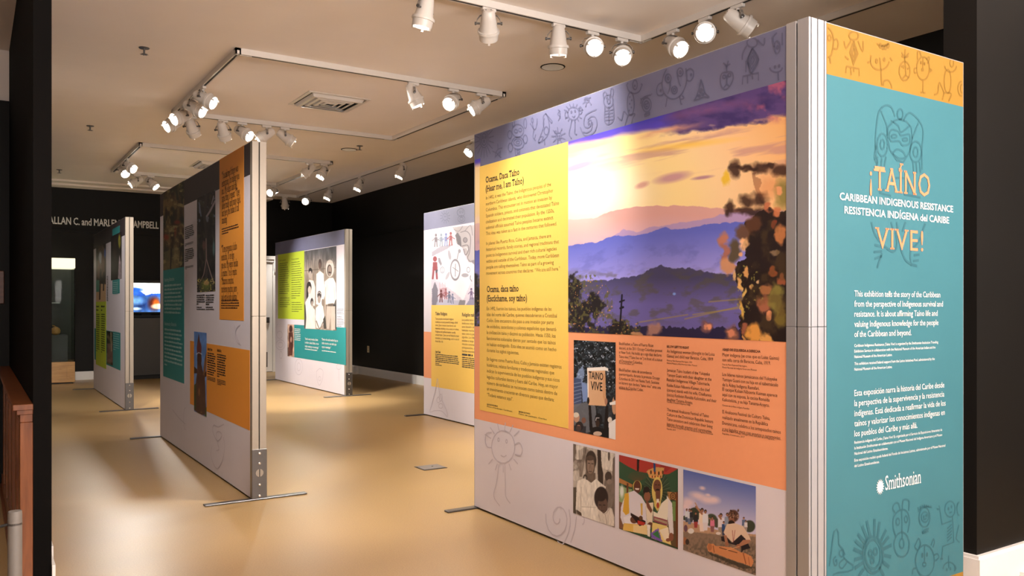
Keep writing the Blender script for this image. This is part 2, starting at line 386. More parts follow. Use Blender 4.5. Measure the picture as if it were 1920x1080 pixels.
# picture rail on back and right walls
def rail(a, b, name):
    mb = MB(); (x0, y0), (x1, y1) = a, b
    for z0, z1, t in ((2.625, 2.645, .012), (2.645, 2.665, .022), (2.665, 2.675, .012)):
        if x0 == x1: mb.box((x0 - t, y0, z0), (x0 - .0005, y1, z1))
        else: mb.box((x0, y0 - t, z0), (x1, y0 - .0005, z1))
    struct(mb, name, M_black)
rail((XL + .001, YB), (XR - .03, YB), 'trim_3'); rail((XR, 2.27), (XR, YB - .03), 'trim_4')
def skirt(name, boxes):
    mb = MB()
    for (a, b) in boxes: mb.box(a, b)
    return struct(mb, name, M_white)
skirt('baseboard_back', [((1.46, YB - .02, 0), (2.2, YB - .0005, .15)), ((3.15, YB - .02, 0), (4.1, YB - .0005, .15)), ((5.15, YB - .02, 0), (XR - .021, YB - .0005, .15)), ((5.15, YB - .026, 0), (XR - .03, YB - .02, .12))])
skirt('baseboard_right', [((XR - .02, 2.3, 0), (XR - .0005, YB - .001, .15)), ((XR - .027, 2.3, 0), (XR - .02, YB - .03, .125)), ((XR - .12, 15.1, 0), (XR - .0275, 15.25, .15))])
skirt('baseboard_left', [((XL + .0005, 4.28, 0), (XL + .014, 4.61, .15)), ((.3185, 4.62, 0), (.332, YB - .03, .15))])
skirt('baseboard_return', [((3.935, 2.064, 0), (6.2, 2.0895, .135)), ((3.94, 2.072, .135), (6.2, 2.0895, .15)), ((3.935, 2.0895, 0), (3.9575, 2.3, .135)), ((3.94, 2.0895, .135), (3.9575, 2.3, .15)),
                           ((4.3, 2.04, 0), (6.2, 2.0635, .02))])

# ---- wainscot with cap on the lobby side of the left wall
mb = MB(); mb.box((.195, 4.32, 0), (.2285, 7.1, .82)); w = struct(mb, 'trim_5', M_cherry)
def child(parent, name, m, boxes, label=None):
    mb = MB()
    for a, b in boxes: mb.box(a, b, .002)
    return mb.build(name, m, parent, label=label)
child(w, 'cap_rail', M_cherry, [((.150, 4.285, .856), (.2285, 7.1, .882)), ((.165, 4.295, .835), (.2285, 7.1, .857)), ((.178, 4.305, .80), (.2285, 7.1, .836))])
for y0, y1 in ((4.31, 4.42), (4.72, 4.82), (5.2, 5.3), (5.68, 5.78), (6.16, 6.26), (6.64, 6.74)): child(w, 'stile', M_cherry, [((.178, y0, .1), (.1955, y1, .80))])
child(w, 'bottom_rail', M_cherry, [((.178, 4.31, .005), (.1955, 7.1, .10))]); child(w, 'shoe_moulding', M_cherry, [((.160, 4.31, .001), (.178, 7.1, .03))])
child(w, 'corner_post', M_cherry, [((.178, 4.30, .0), (.2285, 4.3195, .80))])
mb = MB(); mb.box((-2.5, 7.09, 0), (.15, 7.119, .80)); w2 = struct(mb, 'trim_6', M_cherry)
child(w2, 'cap_rail', M_cherry, [((-2.5, 7.04, .80), (.148, 7.119, .83))])
for x in (.11, -.09, -.5, -.9): child(w2, 'stile', M_cherry, [((x - .03, 7.07, .1), (x + .03, 7.09, .80))])
child(w2, 'bottom_rail', M_cherry, [((-2.5, 7.07, .005), (.148, 7.09, .1))])

# ---- white door at the back
def on_back(x, Y): r = FW + RT * (x - CX) / FOC; return r[0] / r[1] * Y
mb = MB(); mb.box((4.16, YB - .05, .01), (5.03, YB - .001, 2.18)); d = struct(mb, 'door_1', M_white)
child(d, 'door_frame', M_white, [((4.06, YB - .07, 0), (4.155, YB - .001, 2.24)), ((5.035, YB - .07, 0), (5.12, YB - .001, 2.24))])
child(d, 'door_head', M_white, [((4.02, YB - .10, 2.24), (5.16, YB - .001, 2.31)), ((4.06, YB - .08, 2.185), (5.12, YB - .001, 2.24))])
child(d, 'cornice_bracket', M_white, [((5.05, YB - .1, 2.06), (5.11, YB - .07, 2.24)), ((5.06, YB - .1, 1.98), (5.1, YB - .07, 2.06))])
child(d, 'exit_bar', M_steel, [((4.3, YB - .1, 1.0), (4.96, YB - .07, 1.06)), ((4.88, YB - .07, .98), (4.97, YB - .0505, 1.09))], 'grey metal bar across the door')
vent = child(d, 'vent_grille', M_steel, [((4.55, YB - .06, .10), (4.93, YB - .0505, .40))], 'grey louvred vent grille low on the door')
for i in range(9): child(vent, 'slat', M_steel, [((4.57, YB - .066, .12 + i * .03), (4.91, YB - .0605, .135 + i * .03))])

# ================================================================== CEILING FITTINGS
def track_frame(name, label, segs, group):
    t = thing(name, label, 'track', (segs[0][0][0], segs[0][0][1], CEIL), group); W = .022; H = .05
    for (a, b) in segs:
        (x0, y0), (x1, y1) = a, b; mb = MB(); sl = MB(); z1 = CEIL - .0005
        if y0 == y1:
            mb.box((x0 - W, y0 - W, CEIL - H), (x1 + W, y0 - W * .45, z1)); mb.box((x0 - W, y0 + W * .45, CEIL - H), (x1 + W, y0 + W, z1)); mb.box((x0 - W, y0 - W * .45, CEIL - .02), (x1 + W, y0 + W * .45, z1))
            sl.box((x0 + .12, y0 - W * .42, CEIL - H - .0006), (x1 - .12, y0 + W * .42, CEIL - .0205))
        else:
            mb.box((x0 - W, y0 - W, CEIL - H), (x0 - W * .45, y1 + W, z1)); mb.box((x0 + W * .45, y0 - W, CEIL - H), (x0 + W, y1 + W, z1)); mb.box((x0 - W * .45, y0 - W, CEIL - .02), (x0 + W * .45, y1 + W, z1))
            sl.box((x0 - W * .42, y0 + .12, CEIL - H - .0006), (x0 + W * .42, y1 - .12, CEIL - .0205))
        r = mb.build('rail', M_fix, t); sl.build('slot', M_slot, r, label='black power slot along the rail')
    return t
XA, XB = 1.85, 4.46
def frame4(y0, y1): return [((XA, y0), (XB, y0)), ((XA, y1), (XB, y1)), ((XA, y0), (XA, y1)), ((XB, y0), (XB, y1))]
track_frame('lighting_track', 'white square ceiling track nearest the camera, its corner above the landscape wall', frame4(2.38, 4.99), 'square lighting tracks')
track_frame('lighting_track', 'white square ceiling track in the middle of the room, around an air vent', frame4(7.04, 9.64), 'square lighting tracks')
track_frame('lighting_track', 'white square ceiling track farthest back, behind the tall quote wall', frame4(11.8, 14.4), 'square lighting tracks')
track_frame('lighting_track', 'long straight white ceiling track running beside the black right wall', [((5.28, 2.6), (5.28, 15.78)), ((4.5, 15.78), (5.28, 15.78))], None)

def fixture_meshes():
    out = {}
    m = MB(); m.box((-.055, -.018, -.026), (.055, .018, -.0009), .004); m.lathe([(-.042, .010), (-.026, .014)], 'z', n=10); out['adapter'] = m.mesh('adapter')
    m = MB(); pts = [(0, -.083, -.108), (0, -.08, -.08), (0, -.062, -.055), (0, -.03, -.043), (0, 0, -.041), (0, .03, -.043), (0, .062, -.055), (0, .08, -.08), (0, .083, -.108)]
    for a, b in zip(pts[:-1], pts[1:]):
        a = np.array(a); b = np.array(b); t = (b - a) / np.linalg.norm(b - a); n_ = np.array([0, -t[2], t[1]]); m.obox(a, (1, 0, 0), t, n_, (-.011, 0, -.0018), (.011, np.linalg.norm(b - a) + .001, .0018))
    out['yoke'] = m.mesh('yoke')
    m = MB(); m.lathe([(.060, .007), (.084, .007), (.086, .012), (.096, .012), (.098, .008)], 'y', (0, 0, 0), 10); out['knob'] = m.mesh('knob', smooth=True)
    m = MB(); m.lathe([(-.098, .012), (-.097, .032), (-.086, .043), (-.04, .052), (.03, .062), (.05, .066)], 'x', n=24); out['housing'] = m.mesh('housing', smooth=True)
    m = MB(); m.lathe([(.05, .066), (.05, .077), (.062, .079), (.070, .077), (.071, .069), (.118, .067), (.118, .0625), (.104, .0615)], 'x', n=24, caps=False); out['front_ring'] = m.mesh('front_ring', smooth=True)
    m = MB(); m.lathe([(.100, .0612), (.106, .055), (.108, .001)], 'x', n=20, caps=False); out['lens'] = m.mesh('lens', smooth=True)
    for kk, a in enumerate((0.6, 2.7, 4.65)):
        m = MB(); y, z = math.cos(a), math.sin(a); m.obox((.118, y * .0645, z * .0645), (1, 0, 0), (0, -z, y), (0, y, z), (0, -.008, -.001), (.017, .008, .001)); m.obox((.133, y * .0645, z * .0645), (0, -y, -z), (0, -z, y), (1, 0, 0), (0, -.008, 0), (.012, .008, .002)); out['filter_clip%d' % kk] = m.mesh('filter_clip')
    for kk, y in enumerate((-.018, .018)):
        m = MB(); m.lathe([(-.0995, .004), (-.0965, .0045)], 'x', (0, y, .004), 8); out['vent_hole%d' % kk] = m.mesh('vent_hole')
    for k, me in out.items(): me.materials.append({'yoke': M_wire, 'knob': M_steel, 'lens': M_lens, 'vent_hole': M_slot}.get(k.rstrip('012'), M_fix))
    return out
FX = fixture_meshes()
SPOT = bpy.data.lights.new('track_lamp', 'SPOT'); SPOT.energy = SPOT_W; SPOT.color = SPOT_COL; SPOT.spot_size = math.radians(62); SPOT.spot_blend = 0.75; SPOT.shadow_soft_size = 0.05
SPOTS = {}
def spot_data(w, a):
    if (w, a) not in SPOTS:
        d = SPOT.copy(); d.energy = SPOT_W * w; d.spot_size = math.radians(a); SPOTS[(w, a)] = d
    return SPOTS[(w, a)]
def fixture(x, y, aim, label, group, w=1.0, a=62, world=False):
    """aim = (right, forward, up) as seen from the camera's heading, or a world vector"""
    v = np.array(aim, float); v = v if world else RT * v[0] + FW * v[1] + UP * v[2]; v = v / np.linalg.norm(v)
    az = math.atan2(v[1], v[0]); el = math.asin(v[2])
    r = thing('track_spotlight', label, 'spotlight', (x, y, CEIL - .05), group); r.rotation_euler = (0, 0, az)
    def ob(k, p, loc=(0, 0, 0), rot=(0, 0, 0)):
        o = bpy.data.objects.new(k.rstrip('012'), FX[k]); C.objects.link(o); o.parent = p; o.location = loc; o.rotation_euler = rot; return o
    ad = ob('adapter', r); ad.rotation_euler = (0, 0, -az if abs(math.sin(0)) < 1 and y in (4.99, 7.04, 9.64, 11.8, 14.4, 15.78) else -az + math.pi / 2)
    ob('yoke', r); h = ob('housing', r, (0, 0, -.108), (0, -el, 0))
    ob('knob', r, (0, 0, -.108)); ob('knob', r, (0, 0, -.108), (0, 0, math.pi))
    for k in ('front_ring', 'lens', 'filter_clip0', 'filter_clip1', 'filter_clip2', 'vent_hole0', 'vent_hole1'): ob(k, h)
    L = bpy.data.objects.new('track_lamp', spot_data(w, a)); C.objects.link(L); L.parent = h; L.location = (.125, 0, 0)
    L.rotation_euler = Vector((1, 0, 0)).to_track_quat('-Z', 'Y').to_euler()
    return r
def tx(px, Y): return on_back(px, Y), Y                  # where a track parallel to X is seen at photo column px
def ty(px, X):
    r = FW + RT * (px - CX) / FOC; return X, r[1] / r[0] * X
G0, G1, G2, G3 = 'spotlights on the nearest square track', 'spotlights on the middle square track', 'spotlights on the farthest square track', 'spotlights on the long right track'
toc = lambda x, y: tuple((EYE - np.array([x, y, CEIL - .16])) / 1.0)
fixture(*tx(797, 4.99), (-.22, .1, -1), 'white track spotlight cut off by the top edge of the photo, tipped down', G0, .9)
fixture(*tx(916, 4.99), (-.02, .75, -.8), 'white track spotlight seen from behind with two vent holes in its cap', G0, .35)
fixture(*tx(1047, 4.99), (0, .18, -1), 'unlit-looking white track spotlight hanging straight down above a round downlight', G0, .5)
fixture(*tx(1111, 4.99), (.05, -.85, -.38), 'glowing white track spotlight, left one of the pair facing the camera by the track corner', G0, .3)
fixture(*tx(1166, 4.99), (-.05, -.85, -.62), 'glowing white track spotlight facing the camera, nearest the corner of the near track', G0, .4)
fixture(*ty(1262, XB), (.35, -.75, -.55), 'bright white track spotlight just right of the near track corner, turned right', G0, .4)
x, y = ty(1322, XB); fixture(x, y, toc(x, y), 'dazzling track spotlight pointing straight at the camera over the landscape wall', G0, .08, 60, world=True)
fixture(*ty(1383, XB), (.9, .1, -.55), 'white track spotlight seen side-on above the landscape wall, aimed right', G0, .7)
for yy, tgt, w, nm in ((2.75, (2.74, 2.75, .9), .07, 'nearest'), (3.6, (2.74, 3.72, 2.2), .75, 'middle'), (4.6, (2.74, 4.4, .8), .26, 'farthest')):
    fixture(XA, yy, (tgt[0] - XA, tgt[1] - yy, tgt[2] - 3.3), 'white track spotlight above the photo frame washing the landscape wall, %s of three' % nm, G0, w, 58, world=True)
fixture(*tx(775, 7.04), (.38, .1, -.9), 'white track spotlight on the middle track tipped down to the right, leftmost of its three', G1, .6)
fixture(*tx(850, 7.04), (-.3, -.75, -.5), 'glowing white track spotlight between two others on the near side of the middle track', G1, .6)
fixture(*tx(902, 7.04), (-.85, -.25, -.55), 'white track spotlight aimed left, beside the right corner of the middle track', G1, .6)
fixture(*ty(381, XA), (.85, -.12, -.42), 'white track spotlight on the middle track, upper of the two aimed right', G1, 1.15)
fixture(*ty(362, XA), (.85, -.15, -.42), 'white track spotlight on the middle track, lower of the two aimed right', G1, 1.15)
fixture(*ty(343, XA), (-.55, -.75, -.45), 'glowing white track spotlight tucked under the two that aim right', G1, 1.1)
fixture(*ty(329, XA), (-.6, -.7, -.5), 'leftmost glowing white track spotlight of the middle track', G1, 1.1)
fixture(*tx(359, 9.64), (.05, .75, -.7), 'white track spotlight seen from behind, left end of the middle track below glowing ones', G1, 1.4)
fixture(*tx(418, 9.64), (.05, .65, -.75), 'white track spotlight seen from behind, hanging alone with a curved yoke on both sides', G1, 1.6)
fixture(*tx(454, 9.64), (.85, -.3, -.5), 'white track spotlight just left of the tall quote wall, lens turned right', G1, .8)
fixture(*tx(500, 9.64), (-.75, -.3, -.55), 'glowing white track spotlight over the end post of the quote wall, aimed left', G1, .6)
fixture(*tx(534, 9.64), (.8, .3, -.55), 'white track spotlight over the end post of the quote wall, aimed right', G1, .8)
fixture(*ty(239, XA), (.85, -.25, -.4), 'upper white track spotlight on the left side of the farthest square track', G2, 1.5)
fixture(*ty(230, XA), (.65, -.6, -.55), 'lower white track spotlight on the left side of the farthest square track', G2, 1.3)
fixture(*tx(257, 14.4), (-.7, -.5, -.5), 'white track spotlight on the far side of the farthest track, lens aimed left', G2, 1.1)
fixture(*tx(283, 14.4), (.75, -.1, -.65), 'lowest white track spotlight beside the roof edge, aimed down to the right', G2, 1.5)
fixture(*tx(580, 11.8), (-.75, -.1, -.65), 'white track spotlight of the pair hanging together, aimed down left', G2, .8)
fixture(*tx(607, 11.8), (-.35, -.4, -.8), 'white track spotlight of the pair hanging together, right-hand one', G2, .5)
fixture(*tx(513, 14.4), (-.3, -.85, -.3), 'glowing white track spotlight peeking out right of the quote wall post', G2, .4)
fixture(*tx(534, 15.78), (0, .3, -.95), 'dark white track spotlight against the black back wall, hanging straight down', G3, .6)
fixture(*ty(575, 5.28), (0, -.9, -.3), 'bright yellowish track spotlight at the far corner of the long right track', G3, .25)
fixture(*ty(618, 5.28), (-.35, -.3, -.85), 'white track spotlight on the long right track, second from its far end', G3, .7)
fixture(*ty(675, 5.28), (-.35, -.3, -.85), 'white track spotlight halfway along the visible long right track', G3, .7)
fixture(*ty(754, 5.28), (-.4, -.2, -.85), 'white track spotlight on the long right track, nearest before the landscape wall hides it', G3, .7)
fixture(*ty(888, 5.28), (-.5, -.5, -.6), 'white track spotlight half hidden behind the top left corner of the landscape wall', G3, .6)

def air_vent(cx, cy, label):
    t = thing('air_vent', label, 'air vent', (cx, cy, CEIL), 'ceiling air vents')
    def sq(rings, name, m):
        mb = MB(); v = []
        for r, z in rings: v += [(cx - r, cy - r, z), (cx + r, cy - r, z), (cx + r, cy + r, z), (cx - r, cy + r, z)]
        n = len(rings); mb.add(v, [(i * 4 + k, i * 4 + (k + 1) % 4, (i + 1) * 4 + (k + 1) % 4, (i + 1) * 4 + k) for i in range(n - 1) for k in range(4)]); mb.build(name, m, t)
    sq([(.33, CEIL - .0006), (.33, CEIL - .007), (.295, CEIL - .009), (.295, CEIL - .001)], 'frame', M_fix)
    mb = MB(); mb.box((cx - .29, cy - .29, CEIL - .002), (cx + .29, cy + .29, CEIL - .0006)); mb.build('throat', mat('vent_dark', '3A352E', .8), t)
    for r in (.275, .21, .145, .085): sq([(r, CEIL - .004), (r - .016, CEIL - .034), (r - .045, CEIL - .037), (r - .045, CEIL - .035), (r - .018, CEIL - .031), (r - .004, CEIL - .004)], 'louvre', M_fix)
air_vent(3.14, 8.36, 'square white louvred ceiling vent inside the middle lighting track')
air_vent(3.12, 13.1, 'square white louvred ceiling vent inside the farthest lighting track')
def downlight(x, y, label):
    t = thing('downlight', label, 'downlight', (x, y, CEIL), 'round recessed downlights')
    mb = MB(); mb.lathe([(CEIL - .004, .098), (CEIL - .006, .108), (CEIL - .0006, .112)], 'z', (x, y, 0), 28, caps=False); mb.build('trim_ring', M_slot, t, True)
    mb = MB(); mb.lathe([(CEIL - .0062, .1), (CEIL - .004, .085), (CEIL - .0015, .06), (CEIL - .0015, .001)], 'z', (x, y, 0), 28, caps=False); mb.build('reflector', mat('downlight_reflector', 'F4F7FC', .5), t, True)
downlight(4.36, 6.05, 'round recessed downlight with dark rim below the near track'); downlight(4.33, 10.77, 'round recessed downlight with dark rim beside a sprinkler, farther back')
def sprinkler(x, y, label):
    t = thing('sprinkler', label, 'sprinkler', (x, y, CEIL), 'ceiling sprinklers')
    mb = MB(); mb.lathe([(CEIL - .006, .04), (CEIL - .0006, .043)], 'z', (x, y, 0), 16); mb.build('escutcheon', M_steel, t, True)
    mb = MB(); mb.lathe([(CEIL - .05, .007), (CEIL - .0065, .009)], 'z', (x, y, 0), 10); mb.build('stem', M_steel, t, True)
    mb = MB(); mb.lathe([(CEIL - .056, .022), (CEIL - .0505, .02)], 'z', (x, y, 0), 12)
    for a in range(8): mb.obox((x, y, CEIL - .056), (math.cos(a * .785), math.sin(a * .785), 0), (-math.sin(a * .785), math.cos(a * .785), 0), (0, 0, 1), (.02, -.003, 0), (.032, .003, .002))
    mb.build('deflector', M_steel, t)
sprinkler(1.196, 7.45, 'small metal ceiling sprinkler nearest the camera at upper left'); sprinkler(1.176, 11.03, 'small metal ceiling sprinkler, second back at the left')
sprinkler(1.147, 14.85, 'small metal ceiling sprinkler farthest back at the left'); sprinkler(4.35, 10.45, 'small metal ceiling sprinkler beside the far round downlight')

# ================================================================== SMALL THINGS IN THE ROOM
t = thing('floor_box', 'grey metal floor outlet cover set in the tan floor', 'floor box', (3.14, 6.06, 0))
mb = MB(); mb.obox((3.14, 6.06, 0), (.995, -.0, 0), (.0, 1, 0), UP, (-.105, -.09, .0005), (.105, .09, .004)); mb.build('frame', M_steel, t)
mb = MB(); mb.box((3.045, 5.98, .0041), (3.235, 6.14, .0065), .0008); mb.build('lid', mat('grey_lid', '8C8580', .5, .3), t)
mb = MB(); mb.lathe([(.0066, .008), (.0085, .007)], 'z', (3.16, 6.07, 0), 10); mb.build('screw', M_slot, t)
t = thing('wall_outlet', 'cream wall outlet plate low on the black right wall', 'outlet', (XR, 14.69, .5))
mb = MB(); mb.box((XR - .007, 14.64, .435), (XR - .0005, 14.735, .56), .002); mb.build('plate', mat('cream_plastic', 'DCCFA8', .4), t)
for z in (.455, .51): mb = MB(); mb.lathe([(XR - .0085, .014), (XR - .0072, .015)], 'x', (0, 14.688, z + .015), 12); mb.build('socket', mat('socket_tan', '9C8F6A', .5), t)

r = FW + RT * (28 - CX) / FOC; q = EYE + r * 2.4; SX, SY = q[0], q[1]
t = thing('barrier_post', 'short grey round barrier post with black cord at lower left', 'barrier post', (SX, SY, 0))
mb = MB(); mb.lathe([(0, .10), (.008, .10), (.014, .09), (.016, .03)], 'z', (SX, SY, 0), 28); mb.build('base', mat('post_grey', '6E6964', .5), t, True)
mb = MB(); mb.lathe([(.0161, .0185), (.72, .0185), (.729, .0175), (.73, .0165)], 'z', (SX, SY, 0), 28); mb.build('pole', MATS['post_grey'], t, True)
mb = MB(); mb.lathe([(.69, .0188), (.696, .0188)], 'z', (SX, SY, 0), 20); mb.build('collar', M_steel, t)
mb = MB(); mb.tube([(SX - .018, SY, .693), (SX - .06, SY + .0, .686), (SX - .2, SY, .67), (SX - .5, SY + .02, .655), (SX - 1.0, SY, .69)], .004, 8); mb.build('cord', mat('black_cord', '15120F', .7), t, label='black cord')

t = thing('wooden_board', 'brown wooden board with four screws on the black wall at left edge', 'board', (-.05, 7.12, 1.45))
mb = MB(); mb.box((-.75, 7.085, 1.335), (.195, 7.1195, 1.575), .004); mb.build('board', M_wood2, t)
for x in (.16, -.7):
    for z in (1.36, 1.55): mb = MB(); mb.lathe([(7.081, .006), (7.0855, .009)], 'y', (x, 0, z), 10); mb.build('screw', M_bolt, t)

# lettering on the back wall: raised letters
t = thing('wall_lettering', 'raised silver-grey donor name lettering high on the black back wall', 'lettering', (2.0, YB, 2.8))
M_let = mat('grey_letter', 'DEDCDA', .5)
def wall_words(text, x0, x1, zb, cap):
    global _cu
    xa, xb = on_back(x0, YB - .02), on_back(x1, YB - .02); v, f, w = letters(text, 1); k = (xb - xa) / (v[:, 0].max() - v[:, 0].min()); px0 = v[:, 0].min(); x = 0; capu = glyph('M', 1, False)[0][:, 1].max()
    for ch in text:
        g, gf, a = glyph(ch, 1, False)
        if len(g):
            n = len(g); P = np.array([(xa + (p[0] + x - px0) * k, YB - .022, zb + p[1] * cap / capu) for p in g]); B = P + [0, .0215, 0]; cnt = {}
            for pf in gf:
                for i in range(len(pf)): e = (pf[i], pf[(i + 1) % len(pf)]); cnt[tuple(sorted(e))] = cnt.get(tuple(sorted(e)), 0) + 1
            mb = MB(); mb.add(np.vstack([P, B]), list(gf) + [(a_, b_, b_ + n, a_ + n) for (a_, b_), c in cnt.items() if c == 1]); mb.build('letter', M_let, t)
        x += a
wall_words('ALLAN C. and MARLENE', 91.5, 231, 2.755, .125); wall_words('CAMPBELL', 242, 297.5, 2.755, .125)

# display case with lit header, at the far left
cx0, cx1, cy0, cy1 = .62, 1.465, 15.93, 16.5
t = thing('display_case', 'glass display case on a maple base with a glowing cream header', 'display case', (1.04, 16.2, 0))
mb = MB(); mb.box((cx0, cy0, .02), (cx1, cy1, .37), .004); b = mb.build('base_cabinet', M_maple, t)
mb = MB(); mb.box((cx0, cy0 - .012, .03), (cx0 + .09, cy0 - .0005, .36)); mb.box((cx1 - .12, cy0 - .012, .03), (cx1, cy0 - .0005, .36)); mb.box((cx0 + .09, cy0 - .012, .28), (cx1 - .12, cy0 - .0005, .36)); mb.box((cx0 + .09, cy0 - .012, .03), (cx1 - .12, cy0 - .0005, .08)); mb.build('panel_frame', M_maple, b)
mb = MB(); mb.box((cx0 + .03, cy0 + .02, 0), (cx1 - .03, cy1 - .02, .02)); mb.build('plinth', M_slot, t)
for a, b_ in (((cx0, cy0), (cx1, cy0 + .008)), ((cx1 - .008, cy0 + .0085), (cx1, cy1 - .01)), ((cx0, cy0 + .0085), (cx0 + .008, cy1 - .01))):
    mb = MB(); mb.box((a[0], a[1], .371), (b_[0], b_[1], 1.955)); mb.build('glass_pane', M_glass, t)
mb = MB(); mb.box((cx0, cy1 - .009, .371), (cx1, cy1, 1.955)); mb.build('back_panel', mat('case_back', '2C2E2C', .5), t)
mb = MB(); mb.box((cx0 + .02, cy0 + .05, .371), (cx1 - .1, cy1 - .02, .822), .004); mb.build('deck', mat('case_deck_grey', '55575B', .7), t)
mb = MB(); mb.box((cx0 - .005, cy0 - .008, 1.957), (cx1 + .005, cy1, 2.125), .004); mb.build('lit_header', mat('header_glow', 'FFF6D2', .5, emit=.95, noise=0), t, label='glowing cream header box')
for i, (x, z, s) in enumerate(((1.03, 1.44, .05), (1.22, 1.36, .06))):
    mb = MB(); mb.box((x - s, cy1 - .03, z), (x + s, cy1 - .01, z + .018)); mb.build('object_label', mat('case_label', '8E9690', .6), t)
M_gourd = mat('gourd_skin', 'B98A4C', .5, noise=.15, scale=30)
for x, r_, nm in ((1.19, .075, 'round tan gourd with a short stem in the display case, right one'), (.98, .08, 'round pale tan gourd in the display case, left one')):
    g = thing('gourd', nm, 'gourd', (x, 16.1, .822), 'gourds on the case deck')
    mb = MB(); mb.lathe([(.8225, .01), (.83, r_ * .55), (.85, r_ * .9), (.822 + r_ * .95, r_), (.822 + r_ * 1.5, r_ * .8), (.822 + r_ * 1.8, r_ * .4), (.822 + r_ * 1.88, .01)], 'z', (x, 16.1, 0), 18); mb.build('body', M_gourd, g, True)
    mb = MB(); mb.tube([(x, 16.1, .82 + r_ * 1.86), (x - .02, 16.09, .82 + r_ * 2.1), (x - .05, 16.08, .82 + r_ * 2.15)], .008, 6); mb.build('stem', M_gourd, g, True)

# media kiosk with a screen
t = thing('media_kiosk', 'black media cabinet with a lit television screen showing a bright image', 'kiosk', (2.68, 16.3, 0))
M_kiosk = mat('kiosk_black', '2A2724', .45, noise=.03)
mb = MB(); mb.box((2.22, 16.13, .07), (3.14, 16.56, 1.10), .004); mb.build('cabinet', M_kiosk, t)
mb = MB(); mb.box((2.26, 16.17, 0), (3.10, 16.5, .069)); mb.build('kick', M_slot, t)
mb = MB(); mb.box((2.19, 16.40, 1.175), (3.17, 16.46, 1.79), .006); mb.build('television', M_slot, t)
mb = MB(); mb.box((2.3, 16.3, 1.101), (3.06, 16.42, 1.145), .008); mb.build('speaker_bar', M_slot, t)
mb = MB(); mb.box((2.6, 16.44, 1.101), (2.76, 16.47, 1.18)); mb.build('stand', M_slot, t)
FT = Face((2.22, 16.398), (3.14, 16.398), (0, -1, 0))
P = Paint(FT, 0, 0, 0, 0, 2, 2); P.s0, P.s1, P.z0, P.z1 = 0, .92, 1.205, 1.735; P.nx, P.nz = 130, 80
P.S, P.Z = np.meshgrid(np.linspace(0, .92, 130), np.linspace(1.205, 1.735, 80)); X, Y = FT.img(P.S, P.Z); P.X = (X - 240) * 4.5; P.Y = (Y - 480) * 4.5; P.k = 4.5; P.c = np.zeros(P.S.shape + (3,))
P.fill('F0F4F0').ridge([(0, 300), (60, 290), (110, 300), (150, 335), (200, 318), (400, 312)], '2B62D0', 4).ell(60, 285, 60, 18, '1E58C8', .8).ridge([(0, 310), (100, 340), (200, 345), (400, 340)], '4B7FC8', 8)
P.ell(110, 400, 80, 60, '16306A', 1.2).ell(60, 380, 70, 30, '6FA8E0', 1).ell(220, 400, 46, 55, '5A1A0C', .9).ell(235, 400, 26, 34, 'E06A20', .9).ell(250, 425, 50, 22, 'FFE9C0', .6).ell(70, 445, 40, 12, 'C8E4F8', .8).grain(.25, .05, .02)
P.build('screen_image', t, 0.0, SCREEN, 'bright blue and white picture on the screen')

# ================================================================== DISPLAY WALLS
HW = 2.44
M_core = mat('panel_core', '8D8A8C', .6)
M_lav = mat('print_pale_lavender', 'DCD5DE', .42, noise=.015, scale=4)
M_slate = mat('print_slate', '6C6D8A', .4, noise=.05, scale=4)
M_slate_d = mat('print_slate_line', '5B5C77', .4)
M_slate_shade = mat('print_slate_shaded', '3E3538', .45, noise=.04, scale=4)  # slate header print with the left walls' shade put into its colour
M_yel = mat('print_yellow', 'F3C963', .42, noise=.01)
M_org = mat('print_salmon_orange', 'F2A478', .42, noise=.01)
M_ora = mat('print_orange', 'EC9A3A', .42, noise=.01)
M_lime = mat('print_lime', 'B9CC3A', .42, noise=.01)
M_teal = mat('print_teal', '2E8C8E', .42, noise=.02, scale=4)
M_teal2 = mat('print_light_teal', '3A6C76', .42, noise=.02, scale=4)
M_teal2_d = mat('print_light_teal_line', '315D67', .42)
M_gold = mat('print_gold', '936C2A', .42, noise=.02, scale=4)
M_gold_d = mat('print_gold_line', '7F5D22', .42)
M_lav_d = mat('print_lavender_line', 'C6BDC8', .42)
M_tx_dark = mat('ink_dark', '2A241E', .6); M_tx_brown = mat('ink_olive_brown', '7C6632', .6); M_tx_mar = mat('ink_maroon', '4A2A20', .6)
M_tx_white = mat('ink_white', 'DEDDDB', .5); M_tx_sal = mat('ink_salmon', 'EE8259', .5); M_tx_pale = mat('ink_pale_teal', '9CC4C4', .5)

